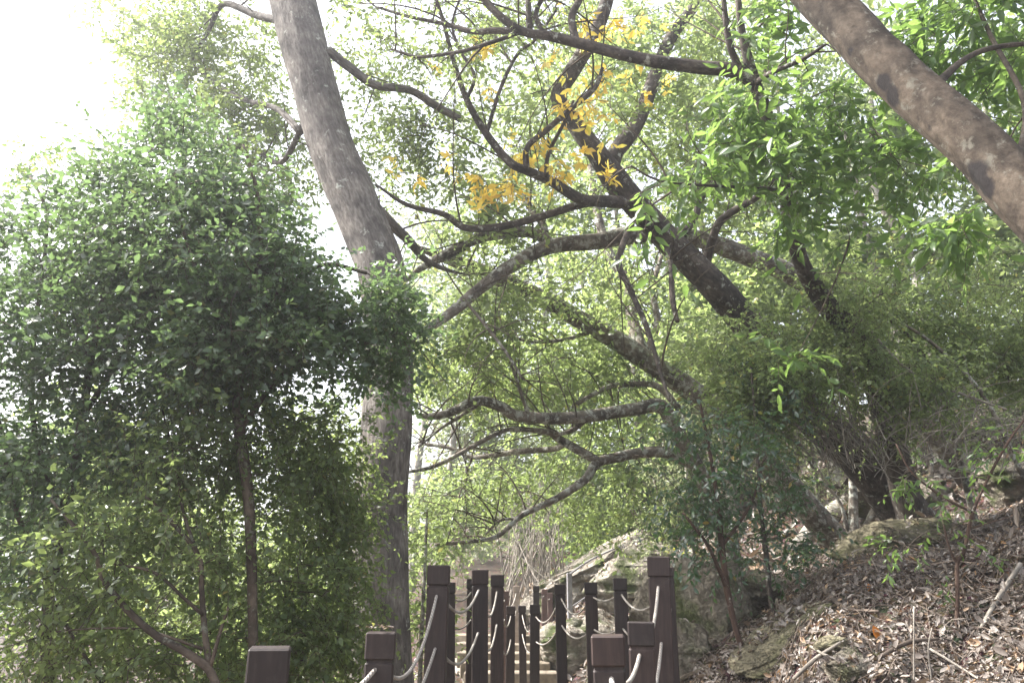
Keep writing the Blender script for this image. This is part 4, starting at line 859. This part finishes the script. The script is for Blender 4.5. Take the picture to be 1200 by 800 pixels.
# ------------------------------------------------------------------ rocks, log, sticks
import bmesh
rocks = []
def rock(label, px, py, d, size, mat, seed, rz=0, tilt=0, name='rock', cuts=9):
    D = gd(px, py); size = np.array(size)*D/d; d = D + size[1]*.2
    r = np.random.default_rng(seed); bm = bmesh.new(); bmesh.ops.create_icosphere(bm, subdivisions=6, radius=1)
    v = np.array([x.co[:] for x in bm.verts])
    for _ in range(cuts):
        nrm = sph(1, r)[0]; h_ = r.uniform(.55, .85); dd = v@nrm; over = np.clip(dd-h_, 0, None); v = v - over[:, None]*nrm*.98
    v = v*(1 + .16*vn(v[:, 0]*2.3+v[:, 2]*1.1+9, v[:, 1]*2.3+v[:, 2]*1.7+5, seed)[:, None] + .10*vn(v[:, 0]*6+v[:, 2]*3, v[:, 1]*6-v[:, 2]*4, seed+1)[:, None] + .05*vn(v[:, 0]*15+v[:, 2]*9, v[:, 1]*15-v[:, 2]*11, seed+2)[:, None])
    lay = np.floor(v[:, 2]*7+.6*vn(v[:, 0]*1.5, v[:, 1]*1.5, seed+5)); v[:, :2] *= (1+.10*(hash2(lay, lay*0, seed)-.5))[:, None]
    v *= (1+.03*vn(v[:, 0]*34+v[:, 2]*21, v[:, 1]*34-v[:, 2]*23, seed+3))[:, None]
    for bv, co in zip(bm.verts, v): bv.co = co*np.array(size)
    me = bpy.data.meshes.new('rock'); bm.to_mesh(me); bm.free()
    me.polygons.foreach_set('use_smooth', np.ones(len(me.polygons), bool))
    o = bpy.data.objects.new(name, me); C.objects.link(o); me.materials.append(M[mat])
    o.location = P(px, py, d) + np.array([0, 0, size[2]*.28]); o.rotation_euler = (r.uniform(-.15, .15), tilt, rz); rocks.append(o)
    tag(o, label, 'rock', 'rocks of the bank')
rock('brown boulder with vertical face beside the tallest right post', 815, 750, 5.9, (.42, .5, .52), 'rock', 1, .3)
rock('square sided rock behind the bent reddish stem', 856, 735, 6.0, (.34, .35, .36), 'rock', 2, -.2)
rock('small rock topped with litter above the square sided rock', 838, 705, 6.6, (.45, .35, .16), 'rock', 3, .5, -.3)
rock('long mossy rock ledge slanting up through the leaf litter', 915, 765, 5.0, (.50, .30, .13), 'rock_moss', 4, .2, -.5)
rock('grey rock half buried at the foot of the young tree', 885, 712, 6.2, (.30, .3, .22), 'rock', 5, .1)
rock('mossy rock under the bare grey stemmed shrub', 1045, 640, 7.2, (.55, .5, .22), 'rock_moss', 6, .1, -.2)
rock('dark rock in shade behind the fallen log', 1060, 600, 7.8, (.5, .5, .3), 'rock', 7, .4)
rock('pale rounded rock glimpsed at the right edge of the slope', 1190, 585, 7.2, (.35, .4, .3), 'rock', 8)
rock('broad pale rock slab above the far railing', 705, 680, 15.2, (1.5, 1.3, .5), 'rock_pale', 9, .2, -.42)
rock('pale slab leaning under the broad one', 668, 712, 14.6, (1.1, .9, .5), 'rock_pale', 10, .1, -.35)
rock('pale block between the two thin right posts', 745, 690, 12.0, (.8, .6, .6), 'rock_pale', 11, .4)
rock('sunlit rough rock at the foot of the lone straight post', 672, 775, 10.0, (.55, .5, .38), 'rock_pale', 12, .3)
rock('small sunlit rock behind the near black caps', 712, 760, 9.2, (.35, .4, .35), 'rock_pale', 14, .1)
rock('rough brown rock left of the square sided rock low on the bank', 800, 790, 6.2, (.28, .3, .3), 'rock', 15, .1)
rock('rock poking from the litter near the bottom edge', 990, 785, 4.6, (.16, .14, .09), 'rock', 16, .1, -.3)
rock('flat mossy stone set in the litter right of the ledge', 975, 760, 4.9, (.12, .12, .06), 'rock_moss', 17, .1, -.3)

def stick(name, label, pts, mat='dead_twig', cat='stick', sides=8, ground_it=True):
    if ground_it:
        pts = [(p[0], p[1], min(gd(p[0], p[1]), 14)-.15, p[3]*1.3) for p in pts]
    c, rr = px_path(pts); mb = MB(); tube(mb, c, rr, sides, .08, int(pts[0][0])); o = link(name, mb.mesh(name), M[mat]); tag(o, label, cat)
stick('fallen_log', 'grey fallen log lying on the slope left of the bare stemmed shrub', [(935, 642, 7.0, 17), (955, 622, 7.2, 19), (975, 603, 7.4, 18), (995, 590, 7.7, 16), (1030, 586, 8.0, 14), (1065, 582, 8.2, 12)], 'bark_pale', 'log', 16)
stick('dead_branch', 'pale dead branch lying from the mossy rock toward the right', [(1040, 640, 6.6, 9), (1060, 610, 6.7, 10), (1085, 580, 6.8, 9), (1100, 560, 6.9, 7)], 'bark_pale', 'branch')
stick('dead_branch', 'pale roots spilling over the small litter topped rock', [(790, 705, 6.3, 4), (805, 690, 6.4, 5), (830, 680, 6.4, 4), (850, 672, 6.5, 3)], 'dead_twig', 'branch')
stick('dead_stalk', 'thin white dead stalk standing upright in the litter', [(1071, 800, gd(1071, 800)-.05, 2.2), (1071, 760, gd(1071, 800)-.05, 2.2), (1071, 710, gd(1071, 800)-.05, 2)], 'dead_twig', 'stalk', ground_it=False)
stick('dead_stalk', 'second white stalk with a side shoot right of the upright one', [(1092, 800, gd(1092, 800)-.05, 2), (1088, 760, gd(1092, 800)-.05, 2), (1092, 735, gd(1092, 800)-.05, 1.6)], 'dead_twig', 'stalk', ground_it=False)
stick('fallen_stick', 'thin pale stick arching over the litter at bottom centre right', [(950, 757, 4.7, 2.6), (970, 768, 4.65, 2.4), (992, 772, 4.6, 1.6)])
stick('fallen_stick', 'long straight pale stick at the lower right of the white stalks', [(1090, 760, 4.4, 2.2), (1120, 778, 4.35, 2.2), (1150, 797, 4.3, 1.6)])
stick('fallen_stick', 'dry stick leaning across the brown boulder', [(795, 755, 5.4, 3.5), (820, 735, 5.5, 3.2), (845, 722, 5.6, 2.4)])
stick('fallen_stick', 'dry stick hanging along the ledge top', [(860, 790, 5.0, 4), (890, 760, 5.0, 4.5), (920, 735, 5.2, 4), (960, 705, 5.5, 3)])
stick('fallen_stick', 'grey vine stem trailing down across the creeper to the right', [(1000, 365, 7.0, 3), (1060, 430, 6.9, 3.5), (1110, 455, 6.8, 3.5), (1180, 480, 6.6, 3)], ground_it=False)

for (lab, q, mt_) in (('dark forked stick lying among the litter left of the sapling foot', [(1030, 770, 0, 4), (1065, 752, 0, 4), (1100, 748, 0, 2.5)], 'litter_twig'),
                   ('long weathered stick lying downhill at the right edge of the bank', [(1196, 660, 0, 4), (1170, 700, 0, 4.5), (1150, 735, 0, 3)], 'dead_twig'),
                   ('crooked stick above the long mossy ledge', [(965, 690, 0, 4), (990, 712, 0, 4), (1030, 716, 0, 2.5)], 'litter_twig'),
                   ('pale stick pointing downhill beside the bottom edge rock', [(930, 795, 0, 3.5), (955, 772, 0, 4), (985, 752, 0, 2.5)], 'dead_twig'),
                   ('brown root snaking along the path edge under the reddish stem', [(800, 795, 0, 5), (835, 778, 0, 5), (870, 752, 0, 4.5), (905, 742, 0, 3)], 'twig')):
    stick('fallen_stick' if 'root' not in lab else 'tree_root', lab, q, mt_, 'stick' if 'root' not in lab else 'root')

# ------------------------------------------------------------------ leaf litter
def litter(name, label_n, n, xr, yr, size, seed, keep=None, lift=.015):
    r = np.random.default_rng(seed)
    x = r.uniform(*xr, n); y = r.uniform(*yr, n)
    t = x-(path_x(y)+.8); kp = t > r.uniform(0, .15, n)
    if keep is not None: kp = keep(x, y, r)
    x, y = x[kp], y[kp]; n = len(x); e = .04
    gx_ = (ground(x+e, y)-ground(x-e, y))/(2*e); gy_ = (ground(x, y+e)-ground(x, y-e))/(2*e)
    nn = unit(np.stack([-gx_, -gy_, np.ones(n)], -1)); z = ground(x, y) + r.exponential(lift, n)
    nr = unit(nn + r.normal(0, .45, (n, 3))); d = sph(n, r); d = unit(d - nr*np.sum(d*nr, -1, keepdims=True))
    l = size*np.exp(r.normal(-.15, .38, n))
    rn = np.clip(r.normal(.5, .24, n) + .5*vn(x*2.2, y*2.2, 77), 0, .97)
    rn = np.where(r.random(n) > .996, 1.0, rn)
    o = link(name, leaf_mesh(name, np.stack([x, y, z], -1), d, nr, l, l*r.uniform(.35, .6, n), rn, TPL_CURL), M['litter']); o['kind'] = 'stuff'
litter('leaf_litter', '', 150000, (.9, 6.5), (2.6, 10.5), .042, 3, keep=lambda x, y, r: (x-(path_x(y)+.8) > r.uniform(0, .15, len(x))) & (vn(x*1.7, y*1.7, 91)+.5*vn(x*4.5, y*4.5, 92)+r.normal(0, .12, len(x)) > -.26))
litter('far_leaf_litter', '', 16000, (.2, 11), (10.5, 20), .13, 4)
litter('path_leaf_litter', '', 5000, (-4, 1.1), (2, 14), .07, 6, keep=lambda x, y, r: r.random(len(x)) < np.where(np.abs(x-path_x(y)) < .62, .12, 1.0))
def rock_litter():
    r = np.random.default_rng(44); Pp = []; Nn = []
    for o in rocks:
        o_m = o.matrix_basis; me = o.data; nv = len(me.vertices); co = np.empty(nv*3, np.float32); me.vertices.foreach_get('co', co); no = np.empty(nv*3, np.float32); me.vertices.foreach_get('normal', no)
        R_ = np.array(o.rotation_euler.to_matrix()); co = co.reshape(-1, 3)@R_.T + np.array(o.location); no = no.reshape(-1, 3)@R_.T
        ok = np.nonzero((no[:, 2] > .62) & (vn(co[:, 0]*4, co[:, 1]*4, 5) > -.12))[0]
        if len(ok):
            ok = r.choice(ok, min(len(ok), int(260*max(o.dimensions[:])**1.3) + 20)); Pp.append(co[ok]); Nn.append(no[ok])
    c = posts['l2'][0] + np.array([0, 0, .12*posts['l2'][1]/POSTW+.003]); kq = 26
    Pp.append(c + np.stack([r.uniform(-.045, .045, kq), r.uniform(-.045, .045, kq), r.uniform(0, .008, kq)], -1)); Nn.append(np.tile([[0, 0, 1.0]], (kq, 1)))
    p = np.concatenate(Pp); n = len(p); nr = unit(np.concatenate(Nn) + r.normal(0, .4, (n, 3))); d = sph(n, r); d = unit(d-nr*np.sum(d*nr, -1, keepdims=True))
    l = .05*np.exp(r.normal(-.2, .35, n)); l[-kq:] = r.uniform(.008, .02, kq)
    o = link('rock_leaf_litter', leaf_mesh('rock_leaf_litter', p, d, nr, l, l*r.uniform(.35, .6, n), np.clip(r.normal(.5, .25, n), 0, .97), TPL_CURL), M['litter']); o['kind'] = 'stuff'
rock_litter()
def twig_litter():
    r = np.random.default_rng(12); n = 6000
    x = r.uniform(1.1, 6, n); y = r.uniform(2.6, 11, n); x = np.maximum(x, path_x(y)+.9); L = r.uniform(.1, .4, n); a = r.uniform(0, 2*math.pi, n)
    tp = np.linspace(-.5, .5, 4); px_ = x[:, None]+np.cos(a)[:, None]*L[:, None]*tp; py_ = y[:, None]+np.sin(a)[:, None]*L[:, None]*tp
    pz = ground(px_, py_)+.025+r.exponential(.02, (n, 1)) + r.normal(0, .012, px_.shape)
    mb = MB(); thin_twigs(mb, np.stack([px_, py_, pz], -1), .0042)
    o = link('twig_litter', mb.mesh('twig_litter'), M['litter_twig']); o['kind'] = 'stuff'
twig_litter()
def bright_leaf(label, px, py, d, size, seed):
    r = np.random.default_rng(seed); d = gd(px, py)-.13; p = P(px, py, d); 
    me = leaf_mesh('fallen_leaf', p[None], np.array([[.25, -.2, -.85]]), np.array([[-.1, -.9, .3]]), np.array([size]), np.array([size*.5]), np.array([r.random()]), TPL_BIG)
    tag(link('fallen_leaf', me, M['orange']), label, 'leaf')
bright_leaf('bright orange leaf caught above the upright white stalk', 1017, 683, 5.2, .115, 1)
bright_leaf('bright orange leaf lying lower in the litter', 1023, 732, 4.9, .10, 2)

# ------------------------------------------------------------------ air
hb = MB(); box(hb, (0, 100, 13), (330, 290, 52))
ho = bpy.data.objects.new('haze', hb.mesh('haze', False)); C.objects.link(ho); ho['kind'] = 'stuff'
hm = bpy.data.materials.new('haze'); hm.use_nodes = True; hn = hm.node_tree.nodes; hn.clear()
hv = hn.new('ShaderNodeVolumePrincipled'); hv.inputs['Color'].default_value = (.93, .95, 1, 1); hv.inputs['Density'].default_value = HAZE; hv.inputs['Anisotropy'].default_value = .55
hout = hn.new('ShaderNodeOutputMaterial'); hm.node_tree.links.new(hv.outputs[0], hout.inputs['Volume'])
ho.data.materials.append(hm)
